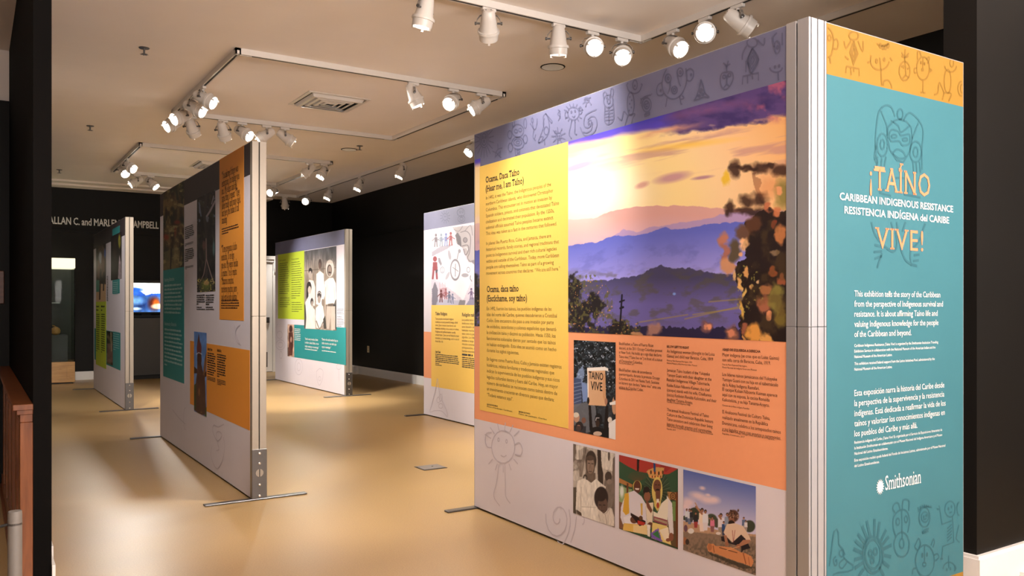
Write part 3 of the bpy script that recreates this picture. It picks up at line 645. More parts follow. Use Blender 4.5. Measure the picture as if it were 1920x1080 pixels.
def foot(parent, x, y, x0, x1, w=.055):
    mb = MB(); mb.box((x0, y - w / 2, 0.0005), (x1, y + w / 2, .011), .003); mb.build('foot', M_steel, parent)
def end_post(t, x0, x1, y):
    """two aluminium profiles with a dark slot, facing the camera, on a bolted steel bracket"""
    mb = MB(); mb.box((x0 + .004, y + .012, .012), (x1 - .004, y + .05, HW - .004)); mb.build('slot', M_gap, t)
    xm = (x0 + x1) / 2
    for a, b in ((x0, xm - .0035), (xm + .0035, x1)):
        for z0, z1 in ((.012, 1.248), (1.25, HW)):
            mb = MB(); mb.box((a, y, z0), (b, y + .05, z1), .0015); mb.build('aluminium_profile', M_alu2, t)
    mb = MB(); mb.box((x0 - .002, y - .006, .012), (x1 + .002, y - .0005, .345), .001); br = mb.build('bracket', M_steel, t)
    zc = .185; mb = MB(); mb.lathe([(y - .0085, .026), (y - .0062, .026)], 'y', (xm, 0, zc), 24); mb.build('access_hole', M_alu2, br); mb = MB(); mb.box((xm - .003, y - .0092, zc - .026), (xm + .003, y - .0086, zc + .026)); mb.build('slit', M_gap, br)
    for z in (.03, .105, .25, .318):
        mb = MB(); mb.lathe([(y - .0135, .004), (y - .012, .008), (y - .0062, .0085)], 'y', (xm, 0, z), 12); mb.build('bolt', M_bolt, br)
def wall_body(t, X, y0, y1, thick=.097):
    mb = MB(); mb.box((X + .0022, y0 + .0505, .012), (X + thick - .001, y1 - .002, HW - .002)); mb.build('panel_core', M_core, t)
    mb = MB(); mb.box((X + .001, y0 + .0505, HW - .0018), (X + thick, y1, HW)); mb.build('top_edge', M_alu, t)

# ---------------------------------------------------------------- wall 1: landscape wall with the title panel at its corner
t = thing('display_wall', 'tall L-shaped display wall with a sunset landscape photo and a teal title panel', 'display wall', (2.74, 3.4, 0))
F1 = Face((2.755, 4.695), (2.7225, 2.186), (-1, 0, 0)); L1 = F1.L
mb = MB(); mb.obox(F1.o, F1.d, F1.n, UP, (0, -.095, .012), (L1 + .04, -.0022, HW - .003)); mb.build('panel_core', M_core, t)
mb = MB(); mb.obox(F1.o, F1.d, F1.n, UP, (-.004, -.097, .012), (-.0005, .001, HW)); mb.build('end_edge', M_alu, t)
mb = MB(); mb.obox(F1.o, F1.d, F1.n, UP, (0, -.097, HW - .0028), (L1, .0008, HW)); mb.build('top_edge', M_alu, t)
zt_hdr = F1.px(1065.7, 266)[1]; z_ph = F1.px(1066, 622.5)[1]; z_or = F1.px(1466, 918)[1]
F1.rect('header_band', 0, L1, zt_hdr - .01, HW - .003, M_slate, t, .0010, label='slate blue header band with drawn creatures')
F1.rect('pale_band', 0, L1, .014, z_or + .004, M_lav, t, .0010, label='pale lavender lower band')
F1.rect('orange_band', 0, L1, z_or, z_ph + .01, M_org, t, .0012, label='salmon orange caption band')
s_l0 = F1.px(900, 500)[0]; s_l1 = F1.px(1066, 500)[0]; z_l1 = F1.px(1065, 266)[1]; z_l0 = F1.px(1064, 803)[1]
F1.rect('intro_label', s_l0, s_l1, z_l0, z_l1, M_yel, t, .0026, label='yellow introduction text block')

def landscape(P):
    X, Y = P.X, P.Y; n1 = fbm(X * .012 + 3, Y * .03, 11, 5); n2 = fbm(X * .03, Y * .06, 21, 5)
    d = np.hypot((X - 1105) * .75, (Y - 365) * 1.0); g = np.clip(d / 330, 0, 1)[..., None]
    c = rgb('FFFCF2') * (1 - g) + rgb('EDB06C') * g; w2 = np.exp(-((d - 120) / 60.) ** 2)[..., None]; c = c * (1 - .5 * w2) + rgb('FCDF7C') * .5 * w2; P.c[:] = c
    wl = 264 - (X - 1066) * .215; up = (wl + 10 + np.clip(X - 1066, 0, 200) * .07 + (n1 - .5) * 16 - Y)           # upper cloud bank
    P.mix(np.clip(up / 9, 0, 1) * .95, '5C48C0'); P.mix(np.clip((up - 4) / 18, 0, 1) * .85, '3F3CB4')
    low = 262 - np.clip(X - 1225, 0, 400) * .155 + (n2 - .5) * 26; reg = np.clip((low - Y) / 8, 0, 1) * np.clip((X - 1215 + (n1 - .5) * 120) / 40, 0, 1)
    P.mix(reg, '59457E'); P.mix(reg * np.clip((n2 - .45) * 4, 0, 1) * .8, '3A2F66')
    P.mix(np.clip(1 - np.abs(Y - (250 - (X - 1225) * .18 + (n2 - .5) * 16)) / 7, 0, 1) * np.clip((X - 1190) / 40, 0, 1) * np.clip((1330 - X) / 60, 0, 1) * .8, 'E0A486')
    pk = np.clip((fbm(X * .035, Y * .035, 31, 4) - .5) * 6, 0, 1); P.mix(pk * np.clip((X - 1390) / 40, 0, 1) * np.clip((235 - Y) / 20, 0, 1) * .85, 'B4607C')
    P.mix(np.clip(1 - np.hypot((X - 1330) / 130, (Y - 205 + (X - 1330) * .2) / 12), 0, 1) * .7 * np.clip(n2 * 2 - .4, 0, 1), 'A0628A')
    st = np.clip((fbm((X + Y * 1.2) * .012, (Y + X * .18) * .075, 41, 4) - .52) * 7, 0, 1) * np.clip((330 - Y) / 40, 0, 1) * np.clip((Y - low) / 14, 0, 1); P.mix(st * .55, 'B8848A'); 
    P.mix(np.clip(1 - np.hypot((X - 1290) / 120, (Y - 272 + (X - 1290) * .12) / 9), 0, 1) * .8, 'F8C850')
    P.ell(1085, 312, 36, 7, 'C9A6BC', .9, -18).ell(1262, 333, 30, 8, 'C89A9C', .9, -12).ell(1205, 347, 12, 5, 'D8A898', .9, -20).ell(1318, 333, 18, 3, 'B88A94', .9, -8)
    P.ridge([(880, 420), (1060, 411), (1113, 409), (1151, 396), (1192, 388), (1248, 386), (1311, 387), (1368, 392), (1480, 395)], 'D8A6A0', 3, .06)
    P.mix2(np.clip((Y - np.interp(X, [1060, 1151, 1248, 1368, 1480], [425, 412, 400, 408, 410])) / 40, 0, 1), lambda s: np.broadcast_to(rgb('D9B4C4'), s.c.shape))
    P.mix(np.clip((1160 - X) / 60, 0, 1) * np.clip((470 - Y) / 60, 0, 1) * np.clip((Y - 400) / 10, 0, 1) * .55, 'F6DCD8')
    P.ridge([(1060, 470), (1145, 448), (1170, 430), (1195, 436), (1215, 428), (1235, 424), (1290, 415), (1330, 408), (1368, 398), (1480, 396)], 'B298C4', 3, .08, 5)
    P.ridge([(880, 470), (1066, 461), (1116, 455), (1151, 443), (1195, 441), (1223, 434), (1245, 427), (1273, 431), (1333, 420), (1402, 415), (1480, 418)], lambda s: rgb('636CCB') + (rgb('A29CEC') - rgb('636CCB')) * np.clip((s.Y - 425 - (1400 - s.X) * .09) / 80, 0, 1)[..., None], 3, .1, 7)
    m = np.clip((Y - 440) / 30, 0, 1) * np.clip((530 - Y) / 30, 0, 1); P.mix(m * np.clip((fbm((X + Y) * .05, (Y - X * .3) * .06, 51, 4) - .5) * 4, 0, 1) * .25, '4A50A0')
    P.ridge([(880, 520), (1066, 535), (1097, 527), (1141, 525), (1195, 518), (1223, 504), (1242, 497), (1267, 505), (1289, 502), (1336, 511), (1370, 515), (1480, 505)], lambda s: rgb('48456A') + (rgb('6C64AA') - rgb('48456A')) * np.clip((s.Y - 520) / 50, 0, 1)[..., None], 3, .15, 9)
    hl = np.clip((fbm((X + Y * .6) * .05, (Y - X * .12) * .09, 61, 5) - .5) * 6, 0, 1); P.mix(hl * np.clip((Y - 500) / 20, 0, 1) * np.clip((612 - Y) / 20, 0, 1) * .5, '57533E')
    for a, b in (((1285, 598), (1400, 572)), ((1300, 590), (1385, 578)), ((1200, 604), (1290, 590)), ((1330, 566), (1400, 560))): P.line([a, b], 2.6, 'A8924C', .55)
    P.ell(1265, 551, 3, 2.4, '7CA0E8', .6)
    P.ridge([(880, 612), (1200, 612), (1330, 614), (1480, 622)], '2C2748', 6, .2, 13)
    fol = fbm(X * .11, Y * .11, 71, 4); fo2 = fbm(X * .25, Y * .22, 81, 3)
    def blob(cx, cy, rx, ry, c, a=1, th=.0):
        r = np.hypot((X - cx) / rx, (Y - cy) / ry) + (fol - .5) * .9 + .22; P.mix(np.clip((1 - r) * 5, 0, 1) * a, c)
    # left bushes
    for b in ((1076, 545, 20, 42), (1088, 590, 36, 46), (1116, 570, 24, 34), (1160, 614, 26, 18), (1176, 622, 26, 16), (890, 560, 14, 60)): blob(*b, '241F22')
    gm = (np.hypot((X - 1100) / 46, (Y - 580) / 62) < 1.1) | (np.hypot((X - 1168) / 34, (Y - 615) / 22) < 1) | (X < 905)
    P.mix(gm * np.clip((fo2 - .56) * 9, 0, 1) * .8 * (Y > 515), '5E5A34'); P.mix(gm * np.clip((fbm(X * .3, Y * .28, 91, 3) - .74) * 14, 0, 1) * .9 * (Y > 515), 'E0A060')
    P.line([(1167, 553), (1163, 618)], 3, '1E1A24').line([(1163, 566), (1171, 563)], 3, '1E1A24').line([(1164, 578), (1169, 576)], 4, '1E1A24')
    # right foreground leaves, out of focus
    X0, Y0 = P.X, P.Y; P.X = X + (fbm(X * .07, Y * .07, 111, 3) - .5) * 15; P.Y = Y + (fbm(X * .07, Y * .07, 121, 3) - .5) * 15
    P.poly([(1398, 424), (1420, 396), (1450, 392), (1490, 400), (1490, 660), (1392, 650), (1388, 600), (1396, 560), (1380, 530), (1376, 505), (1392, 490), (1400, 450)], '241A18', .96, 7, .06)
    P.line(smoothline([(1415, 325), (1422, 350), (1432, 385)]), 7, '7A4A34', .5)
    for e in ((1377, 318, 9, 15), (1400, 317, 8, 8), (1426, 314, 18, 11), (1445, 312, 10, 5), (1464, 321, 16, 9), (1388, 316, 10, 4), (1410, 316, 10, 4), (1400, 376, 11, 11), (1371, 390, 8, 12), (1363, 400, 6, 8), (1405, 394, 30, 7), (1425, 372, 16, 12)): P.ell(*e, '35211C', .8, 0, .85)
    P.ell(1445, 350, 22, 20, 'D88A58', .9, 0, .5).ell(1470, 365, 16, 28, '6A6A30', .8, 0, .7).ell(1362, 335, 6, 14, 'EBC040', .7)
    for x, y, rx, ry, c in ((1357, 449, 9, 15, 'C07A5C'), (1360, 475, 6, 16, 'A86A58'), (1364, 500, 13, 17, 'D09468'), (1378, 470, 12, 22, '5A4C34'), (1395, 436, 14, 14, '6A4A34'), (1415, 420, 14, 18, '5C3C2C'), (1396, 455, 8, 11, 'FFC890'),
                             (1391, 474, 4, 6, 'E8A878'), (1461, 360, 7, 8, 'E8A070'), (1457, 397, 7, 9, 'C87850'), (1440, 388, 9, 9, 'B86C4C'), (1463, 439, 10, 18, 'C07C4C'), (1450, 420, 5, 7, '8A3C2C'), (1452, 475, 6, 5, '8A7258'), (1447, 510, 8, 9, '94502F'), (1466, 525, 8, 10, 'A05A3C'),
                             (1375, 518, 4, 7, 'D8B078'), (1385, 524, 4, 7, 'E8B878'), (1386, 535, 4, 8, 'F0C070'), (1398, 511, 4, 9, 'E0A868'), (1408, 537, 4, 7, 'F0B878'), (1395, 548, 3, 9, 'E8C070'), (1421, 526, 4, 4, 'E8C090'), (1392, 580, 4, 19, 'E8B85C'), (1436, 543, 10, 10, 'A87048'), (1434, 570, 15, 17, 'B06C50'), (1466, 590, 12, 26, '7A6A30'), (1455, 560, 12, 30, '8A8040'),
                             (1440, 592, 6, 6, 'E89C70'), (1416, 628, 15, 20, 'EFA850'), (1438, 636, 10, 12, 'F0B060'), (1374, 624, 12, 16, '8A5C4C'), (1373, 624, 7, 9, 'E09070'), (1397, 615, 6, 10, 'A8644C'), (1395, 632, 3, 7, 'E0A060'), (1226, 617, 14, 14, 'B08478'), (1325, 615, 10, 12, '7A5458'), (1326, 614, 6, 7, 'F0A078'), (1196, 628, 8, 6, 'C09068')): P.ell(x, y, rx, ry, c, .45, 0, .92)
    P.mix(np.clip((fbm(X * .2, Y * .2, 101, 3) - .68) * 12, 0, 1) * .8 * P.inside([(1376, 500), (1425, 500), (1435, 600), (1385, 600)]), 'A8A050')
    P.X, P.Y = X0, Y0
    dk = P.inside([(1398, 430), (1475, 400), (1475, 640), (1390, 640), (1380, 520)]); P.mix(dk * np.clip((fbm(X * .06, Y * .05, 131, 4) - .5) * 5, 0, 1) * .45, '5E4A2C')
P = Paint(F1, 1066, 1475, 266, 622.5, 620, 450); landscape(P); P.z1 = zt_hdr; P.build('landscape_photo', t, .0026, label='photo of blue mountains under a glowing sunset sky')
P = Paint(F1, 891, 901, 300, 611, 16, 330); landscape(P)
P.build('photo_margin', t, .0020, label='sliver of the landscape photo left of the yellow block')

CA, CB, CCc, CD = (1060, 640, 5.4), (1060, 820, 6.0), (1150, 840, 5.4), (1270, 870, 5.144)
P = Paint(F1, 1076.5, 1155, 637.4, 807.6, 150, 300, CA).fill('1B1F24').grain(1.2, .03, .03, 3)
lv = np.clip((fbm(P.X * .05, P.Y * .045, 5, 4) - .58) * 9, 0, 1); P.mix(lv, '46525C'); P.mix(np.clip((fbm(P.X * .07, P.Y * .07, 8, 3) - .7) * 12, 0, 1) * (P.Y < 480), 'C8D4E8')
P.run([('p', [(130, 300), (185, 240), (200, 330), (170, 420), (180, 600), (240, 620), (240, 420), (100, 420)], '8FA6D0', .8, 14), ('p', [(88, 370), (165, 380), (170, 620), (88, 700)], '46557A', .95), ('p', [(165, 400), (225, 450), (225, 600), (180, 620)], '7C94C8', .9)])
for k in range(7): P.line([(90, 430 + k * 38), (165, 415 + k * 36)], 6, 'B4C4E0', .6)
P.run([('p', [(88, 640), (250, 610), (310, 660), (330, 900), (200, 930), (88, 905)], '6E7078', .9), ('p', [(330, 640), (480, 640), (480, 820), (330, 820)], '3C4048', .7), ('e', 118, 770, 30, 50, 'B98F78'), ('e', 112, 745, 30, 26, 'D8CFC0'), ('e', 190, 800, 22, 30, '7A5548'), ('e', 145, 860, 40, 48, '2A2224'), ('e', 138, 880, 26, 34, 'B88470'), ('p', [(88, 850), (215, 860), (210, 940), (88, 905)], '1E1C22', .7),
       ('p', [(440, 830), (520, 780), (520, 1000), (440, 980)], 'E6E4E6'), ('e', 500, 650, 24, 90, 'C49878'), ('p', [(450, 620), (520, 600), (520, 640), (455, 645)], 'ECECEC'), ('e', 510, 575, 16, 22, '2A2A30'),
       ('p', [(225, 268), (404, 262), (438, 274), (436, 302), (408, 296), (418, 656), (240, 645), (232, 600)], 'D9AE88'), ('p', [(226, 268), (404, 258), (438, 274), (436, 302), (404, 294), (226, 300)], 'F2EDE8'), ('p', [(385, 330), (412, 330), (412, 640), (384, 560)], 'C8966C', .7), ('p', [(226, 300), (236, 300), (240, 600), (230, 560)], 'F0EAE4'),
       ('p', [(238, 645), (262, 650), (278, 850), (290, 930), (250, 900)], '1E1718'), ('p', [(412, 655), (438, 650), (440, 860), (420, 960), (360, 960), (395, 880)], '1E1718'), ('e', 236, 600, 12, 34, '20191A'), ('e', 416, 610, 14, 36, 'B08068'),
       ('e', 340, 790, 38, 60, '17161A'), ('p', [(250, 880), (330, 860), (400, 900), (445, 870), (445, 980), (265, 950)], '17161A'), ('e', 330, 830, 20, 38, '3A2A24'), ('l', [(312, 800), (318, 775), (345, 775)], 8, 'C8C4C8'), ('e', 330, 935, 44, 24, 'C8B0A0'), ('e', 455, 795, 22, 30, 'D8D0C8')])
P.build('protest_photo', t, .0026, label='photo of a person holding up a cardboard sign')
tt = Text(F1, mat('marker_ink', '2B2622', .6), t, .0034)
tt.line('TAINO', 1060 + 243 / 5.4, 640 + 376 / 5.4, 1060 + 388 / 5.4, .055, bold=1); tt.line('VIVE', 1060 + 262 / 5.4, 640 + 486 / 5.4, 1060 + 380 / 5.4, .062, bold=1); tt.build('sign_lettering', 'hand-lettered words on the cardboard sign')

P = Paint(F1, 1075.5, 1153.5, 832, 961.6, 160, 270, CB).fill('B8AEA4'); P.mix(np.clip((fbm(P.X * .02, P.Y * .012, 7, 4) - .45) * 4, 0, 1), '6A5E56')
P.run([('p', [(85, 60), (125, 70), (110, 250), (85, 300)], '6A5F58', .9), ('p', [(130, 90), (210, 95), (190, 250), (130, 250)], 'DAD2C8', .9), ('e', 120, 430, 40, 60, 'C8BEB4'), ('p', [(85, 560), (130, 560), (125, 860), (85, 850)], '52483F', .9, 8), ('p', [(400, 150), (540, 180), (540, 380), (420, 350)], 'D8D0C6', .9, 10), ('e', 495, 205, 14, 60, '6A5F58'),
       ('p', [(365, 130), (405, 140), (410, 320), (430, 400), (430, 560), (370, 480)], '3A302C'), ('p', [(540, 240), (570, 200), (560, 1010), (520, 700)], '6E6058'), ('e', 495, 600, 60, 200, '7A6E66'), ('e', 488, 440, 38, 56, '453A35'), ('e', 500, 500, 30, 30, '8A7C72')])
for k in range(9): P.line([(250 - k * 12, 100 + k * 6), (190 - k * 3, 440)], 5, ['8C7E72', '564A42'][k % 2], .8)
P.run([('e', 292, 260, 62, 110, '3E332E'), ('e', 285, 320, 52, 118, '5A4B42'), ('p', [(232, 400), (345, 400), (345, 470), (300, 515), (250, 480)], '6A5A50'), ('e', 287, 315, 42, 95, '8A7567'), ('e', 283, 235, 48, 26, '54463D'), ('l', [(262, 290), (278, 292)], 7, '2A2220'), ('l', [(300, 296), (318, 298)], 7, '2A2220'), ('l', [(284, 300), (282, 345)], 5, '6A574C'), ('l', [(268, 382), (300, 384)], 6, '3A2E2A'), ('r', 228, 455, 18, 30, '3A302C', .3),
       ('p', [(140, 490), (215, 460), (250, 480), (295, 512), (350, 466), (400, 510), (460, 555), (450, 620), (380, 800), (380, 960), (190, 885), (120, 810), (130, 620)], 'DED6CC'), ('p', [(130, 810), (185, 850), (188, 885), (138, 862)], '54473F'), ('l', [(190, 780), (350, 790)], 5, 'A89C90'), ('p', [(190, 790), (360, 790), (380, 960), (190, 885)], 'E4DCD2'), ('l', [(185, 560), (175, 830)], 6, 'B4A89C'), ('l', [(240, 560), (250, 700)], 5, 'C4B8AC'), ('l', [(300, 600), (310, 760)], 5, 'C4B8AC'),
       ('e', 408, 680, 78, 125, '33282A'), ('p', [(350, 700), (480, 700), (475, 830), (430, 860), (370, 800)], '33282A'), ('e', 425, 760, 55, 92, '5E4A42'), ('e', 405, 640, 66, 80, '2E2425'), ('l', [(385, 760), (405, 762)], 8, '1E1818'), ('l', [(432, 762), (452, 762)], 8, '1E1818'), ('l', [(418, 770), (414, 800)], 6, '4A3832'), ('l', [(405, 822), (438, 824)], 6, '2A1E1C'),
       ('p', [(365, 800), (440, 860), (500, 790), (530, 800), (556, 900), (553, 1003), (375, 950)], 'D2C8BE'), ('l', [(455, 870), (470, 970)], 7, 'A0948A'), ('l', [(440, 865), (470, 850), (500, 800)], 6, '9C9086'), ('l', [(380, 870), (400, 940)], 6, 'A89C90')]).grain(.12, .08, .02, 5)
P.build('archive_photo', t, .0026, label='sepia photo of a woman in white with a child')

P = Paint(F1, 1161.5, 1272, 852.6, 991, 190, 270, CCc).fill('2F4A34').grain(.5, .03, .03, 4)
P.run([('p', [(60, 60), (660, 195), (660, 215), (560, 265), (500, 270), (400, 262), (250, 240), (150, 220), (62, 130)], 'A83A34', 1, 4), ('p', [(60, 130), (160, 190), (260, 240), (400, 262), (560, 268), (660, 210), (660, 440), (60, 330)], '33523C', 1), ('p', [(480, 170), (600, 190), (540, 240), (480, 230)], '8A2E2C', .8), ('p', [(242, 100), (268, 105), (262, 240), (244, 235)], '231D1E'), ('p', [(60, 300), (200, 370), (190, 400), (60, 350)], 'B07844'),
       ('p', [(60, 380), (190, 420), (190, 560), (60, 560)], '8AA070', 1, 12), ('e', 90, 440, 20, 60, 'E0E4E0', .8), ('p', [(140, 350), (158, 360), (150, 560), (135, 550)], '6A3A24'), ('p', [(60, 540), (110, 560), (110, 820), (60, 815)], '7A5844', 1), ('p', [(550, 440), (640, 450), (640, 530), (560, 520)], 'B0804C'), ('r', 608, 488, 26, 34, '5A3A24', .2), ('r', 608, 488, 10, 14, '5A3A24', .4), ('p', [(600, 540), (650, 540), (650, 740), (600, 740)], '6E8A50', 1, 10), ('p', [(638, 440), (662, 445), (658, 1010), (630, 1000)], '6A3A22'), ('p', [(545, 730), (640, 740), (640, 1000), (560, 980)], '5C4A32')])
for a in range(-80, 81, 6): P.line([(247, 350), (247 + 100 * math.sin(math.radians(a)), 345 - 112 * math.cos(math.radians(a * .8)))], 3.4, ['9A8458', '5A4A34', 'C0A878'][a % 3], .9)
for a in range(-160, 161, 5):
    if abs(a) < 18: continue
    P.line([(445, 440), (445 + 130 * math.sin(math.radians(a)), 420 - 190 * math.cos(math.radians(a)) * (1 if abs(a) < 90 else .9))], 4, ['3A3834', '6A6450', '22201E'][a % 3], .95)
P.poly([(340, 230), (400, 205), (450, 190), (520, 205), (500, 300), (440, 320), (370, 300)], 'C49A5C', 1, 8)
for k in range(8): P.ell(365 + k * 20, 250 - 6 * math.sin(k), 9, 20, ['E0905C', '5A3420'][k % 2], .3).ell(385 + k * 14, 290, 7, 12, ['E8A060', '7A4428'][k % 2], .3)
P.run([('p', [(410, 150), (430, 150), (432, 240), (412, 240)], '274C80'), ('e', 246, 390, 44, 62, 'D4BC60'), ('e', 246, 395, 36, 66, '5A3428'), ('p', [(222, 405), (268, 408), (262, 425), (230, 422)], 'E8D8D0'), ('e', 448, 430, 54, 140, 'D6C06C', .08), ('p', [(400, 430), (500, 430), (480, 600), (450, 640), (420, 590)], 'CDB868'), ('e', 448, 385, 40, 66, '6E4636'), ('e', 453, 430, 22, 18, '2A1C18'), ('p', [(430, 430), (482, 430), (478, 540), (436, 530)], '6E4636'), ('l', [(430, 372), (442, 372)], 6, '1E1412'), ('l', [(458, 374), (472, 374)], 6, '1E1412'), ('p', [(440, 515), (468, 515), (466, 600), (444, 600)], 'E4DCD0'), ('e', 455, 580, 14, 30, 'A0402E'),
       ('p', [(130, 460), (215, 430), (290, 490), (330, 560), (345, 790), (250, 800), (100, 770), (75, 700), (80, 600)], 'D8D2DC'), ('p', [(120, 460), (160, 455), (165, 660), (130, 680), (100, 640)], 'D8A83C'), ('p', [(280, 560), (300, 560), (300, 680), (285, 680)], 'D0A850'), ('p', [(105, 700), (175, 680), (200, 730), (190, 770), (120, 760)], 'E6E2E8'), ('p', [(110, 760), (340, 780), (350, 880), (100, 830)], 'E0B860'), ('p', [(205, 780), (345, 780), (350, 880), (205, 850)], 'E6CC96'), ('e', 215, 725, 40, 38, '6A4030'), ('p', [(180, 655), (330, 740), (330, 770), (270, 790), (180, 680)], '2A1C20'), ('p', [(250, 730), (330, 755), (310, 785), (250, 770)], 'B83028'), ('e', 282, 710, 20, 24, '5A3A24'),
       ('e', 340, 440, 34, 40, '241C1E'), ('e', 347, 490, 34, 50, '8A5A44'), ('e', 340, 420, 30, 30, '241C1E'), ('p', [(330, 560), (410, 550), (400, 760), (345, 770)], 'E2D4C0'), ('p', [(330, 530), (350, 530), (400, 630), (385, 660), (345, 600)], '7A4C3A'), ('e', 378, 780, 28, 30, '6A4030'), ('p', [(345, 770), (380, 780), (375, 900), (350, 890)], 'E8E0D8'),
       ('p', [(545, 480), (600, 560), (615, 870), (575, 870), (550, 680)], 'DCD6DA'), ('p', [(410, 640), (450, 660), (490, 560), (560, 500), (552, 790), (410, 740)], 'E4DCCC'), ('p', [(412, 690), (552, 730), (548, 790), (412, 742)], '8A4450'), ('p', [(420, 705), (548, 745), (546, 770), (420, 728)], 'A8947C'), ('p', [(400, 750), (550, 790), (590, 980), (390, 910)], 'E2CC80'), ('p', [(385, 860), (460, 810), (500, 950), (390, 910)], '7A5AB0', 1, 10), ('p', [(400, 870), (455, 835), (480, 920), (440, 900)], '3C7A48'), ('p', [(470, 830), (560, 800), (580, 940), (520, 930)], 'EADCC4'), ('e', 590, 900, 24, 42, '8A5440'), ('e', 560, 930, 24, 18, '8A5440')])
P.build('family_photo', t, .0026, label='colour photo of a couple in feather headdresses with a child')

P = Paint(F1, 1282, 1418, 880, 1031, 240, 300, CD); g = np.clip((P.Y - (50 + (P.X - 62) * .22)) / 430, 0, 1)[..., None]; P.c[:] = rgb('5668AE') * (1 - g) + rgb('C9C2DC') * g
cl = np.clip((fbm(P.X * .012, P.Y * .03, 9, 4) - .5) * 5, 0, 1)
for e in ((245, 232, 26, 16), (200, 305, 70, 32), (290, 345, 70, 34), (360, 345, 50, 30), (300, 298, 22, 12), (110, 370, 60, 40), (80, 410, 40, 26)): P.ell(*e, 'E2C8CC', 1.2, 12, .9)
P.run([('e', 175, 480, 70, 62, '3C4436', .1), ('e', 90, 520, 40, 24, '454C3C', .2), ('e', 330, 540, 60, 60, '454C3C', .2), ('e', 390, 570, 40, 44, '4C4A3C', .2), ('e', 700, 600, 55, 58, '3A4034', .2)])
P.ridge([(50, 545), (120, 560), (240, 590), (400, 640), (560, 660), (770, 680)], 'B89478', 3, .05).ridge([(50, 650), (200, 660), (400, 680), (770, 700)], '8A7464', 4, .05); P.mix(np.clip((P.Y - 640) / 260, 0, 1) * np.clip((fbm(P.X * .07, P.Y * .05, 12, 4) - .4) * 4, 0, 1), '5A5044')
def person(x, y, h, c1, c2, skin='9A6A54', arm=None):
    w = h * .13; P.ell(x, y - h * .92, h * .07, h * .09, '3A2A24'); P.ell(x, y - h * .88, h * .055, h * .07, skin); P.poly([(x - w, y - h * .8), (x + w, y - h * .8), (x + w * 1.1, y - h * .35), (x - w * 1.1, y - h * .35)], c1)
    P.poly([(x - w, y - h * .38), (x + w, y - h * .38), (x + w * .7, y), (x - w * .7, y)], c2)
    if arm: P.line([(x, y - h * .75), (x + arm[0], y - h * .75 - arm[1])], w * .6, skin)
for a in ((95, 560, 130, 'D0D4DC', '4A5468'), (122, 580, 150, 'C8CCD8', '6A7490'), (140, 560, 120, '2A2C34', '4A4C54'), (182, 615, 155, '2C2A30', 'A04040'), (243, 650, 225, 'E4D2C0', 'E4D0C8', '9A6A54', (-60, 70)), (275, 640, 200, 'DCDCE4', 'D8D0D8'), (342, 655, 150, 'D47A98', '8A5A5C', '9A6A54', (-30, 20)), (425, 690, 215, 'DAD2DC', '9A8878', '9A6A54', (-20, 30)), (452, 690, 140, '2C4878', '2C3858'), (486, 660, 190, '8A94A8', '6A7080'), (645, 640, 130, '5A6888', '8A8890'), (665, 650, 110, 'D0CCD4', '9A8A88')): person(*a)
P.run([('e', 85, 620, 18, 34, '6A4A58'), ('e', 135, 645, 30, 26, 'D8D4D4'), ('e', 400, 668, 24, 14, 'D8CCC8'), ('e', 72, 740, 24, 36, 'A06848'), ('e', 100, 750, 18, 28, '3A2C28'), ('l', [(176, 375), (215, 445)], 9, 'B08868'),
       ('e', 545, 500, 52, 58, '54382E', .25), ('p', [(498, 500), (545, 500), (560, 570), (530, 600), (500, 590)], '8A5C48'), ('e', 525, 570, 30, 28, '2A1E1C'), ('p', [(480, 580), (560, 570), (640, 600), (700, 700), (715, 740), (640, 730), (600, 700), (540, 760), (470, 690), (450, 660)], 'D8BEA8'), ('p', [(425, 700), (470, 690), (530, 760), (620, 680), (660, 720), (710, 810), (640, 830), (620, 860), (620, 800), (430, 740)], '241E24'), ('p', [(450, 680), (480, 690), (500, 790), (470, 780)], 'A8745A'), ('p', [(640, 730), (712, 730), (700, 760), (600, 800), (590, 780)], 'A8745A'), ('l', [(535, 640), (545, 760), (560, 640)], 4, '8A3A3A'), ('e', 592, 795, 22, 24, '9A664E'), ('e', 482, 770, 18, 20, '9A664E'),
       ('p', [(300, 765), (350, 770), (380, 790), (520, 800), (620, 850), (660, 860), (720, 890), (740, 940), (720, 990), (640, 960), (520, 920), (390, 870), (300, 840), (290, 800)], 'CB875A', 1, 5), ('l', [(350, 790), (360, 850)], 8, '8A5234'), ('l', [(640, 860), (665, 960)], 9, '8A4E30'), ('l', [(690, 900), (700, 970)], 6, 'A05E3C'), ('l', [(410, 805), (580, 855)], 6, '4A2E20'), ('l', [(480, 830), (600, 795)], 7, 'D8A070'), ('e', 318, 800, 20, 34, 'B06E48'), ('p', [(300, 845), (420, 890), (640, 965), (740, 1000), (640, 1010), (330, 880)], '3C342C', .8, 6)])
for k in range(26): a = random.Random(k); P.ell(545 + a.uniform(-50, 50), 490 + a.uniform(-50, 30), 8, 8, ['7A5A4A', '3A2620', 'A08070'][k % 3], .6)
P.build('festival_photo', t, .0026, label='photo of a bearded person crouching over a wooden drum on grass')

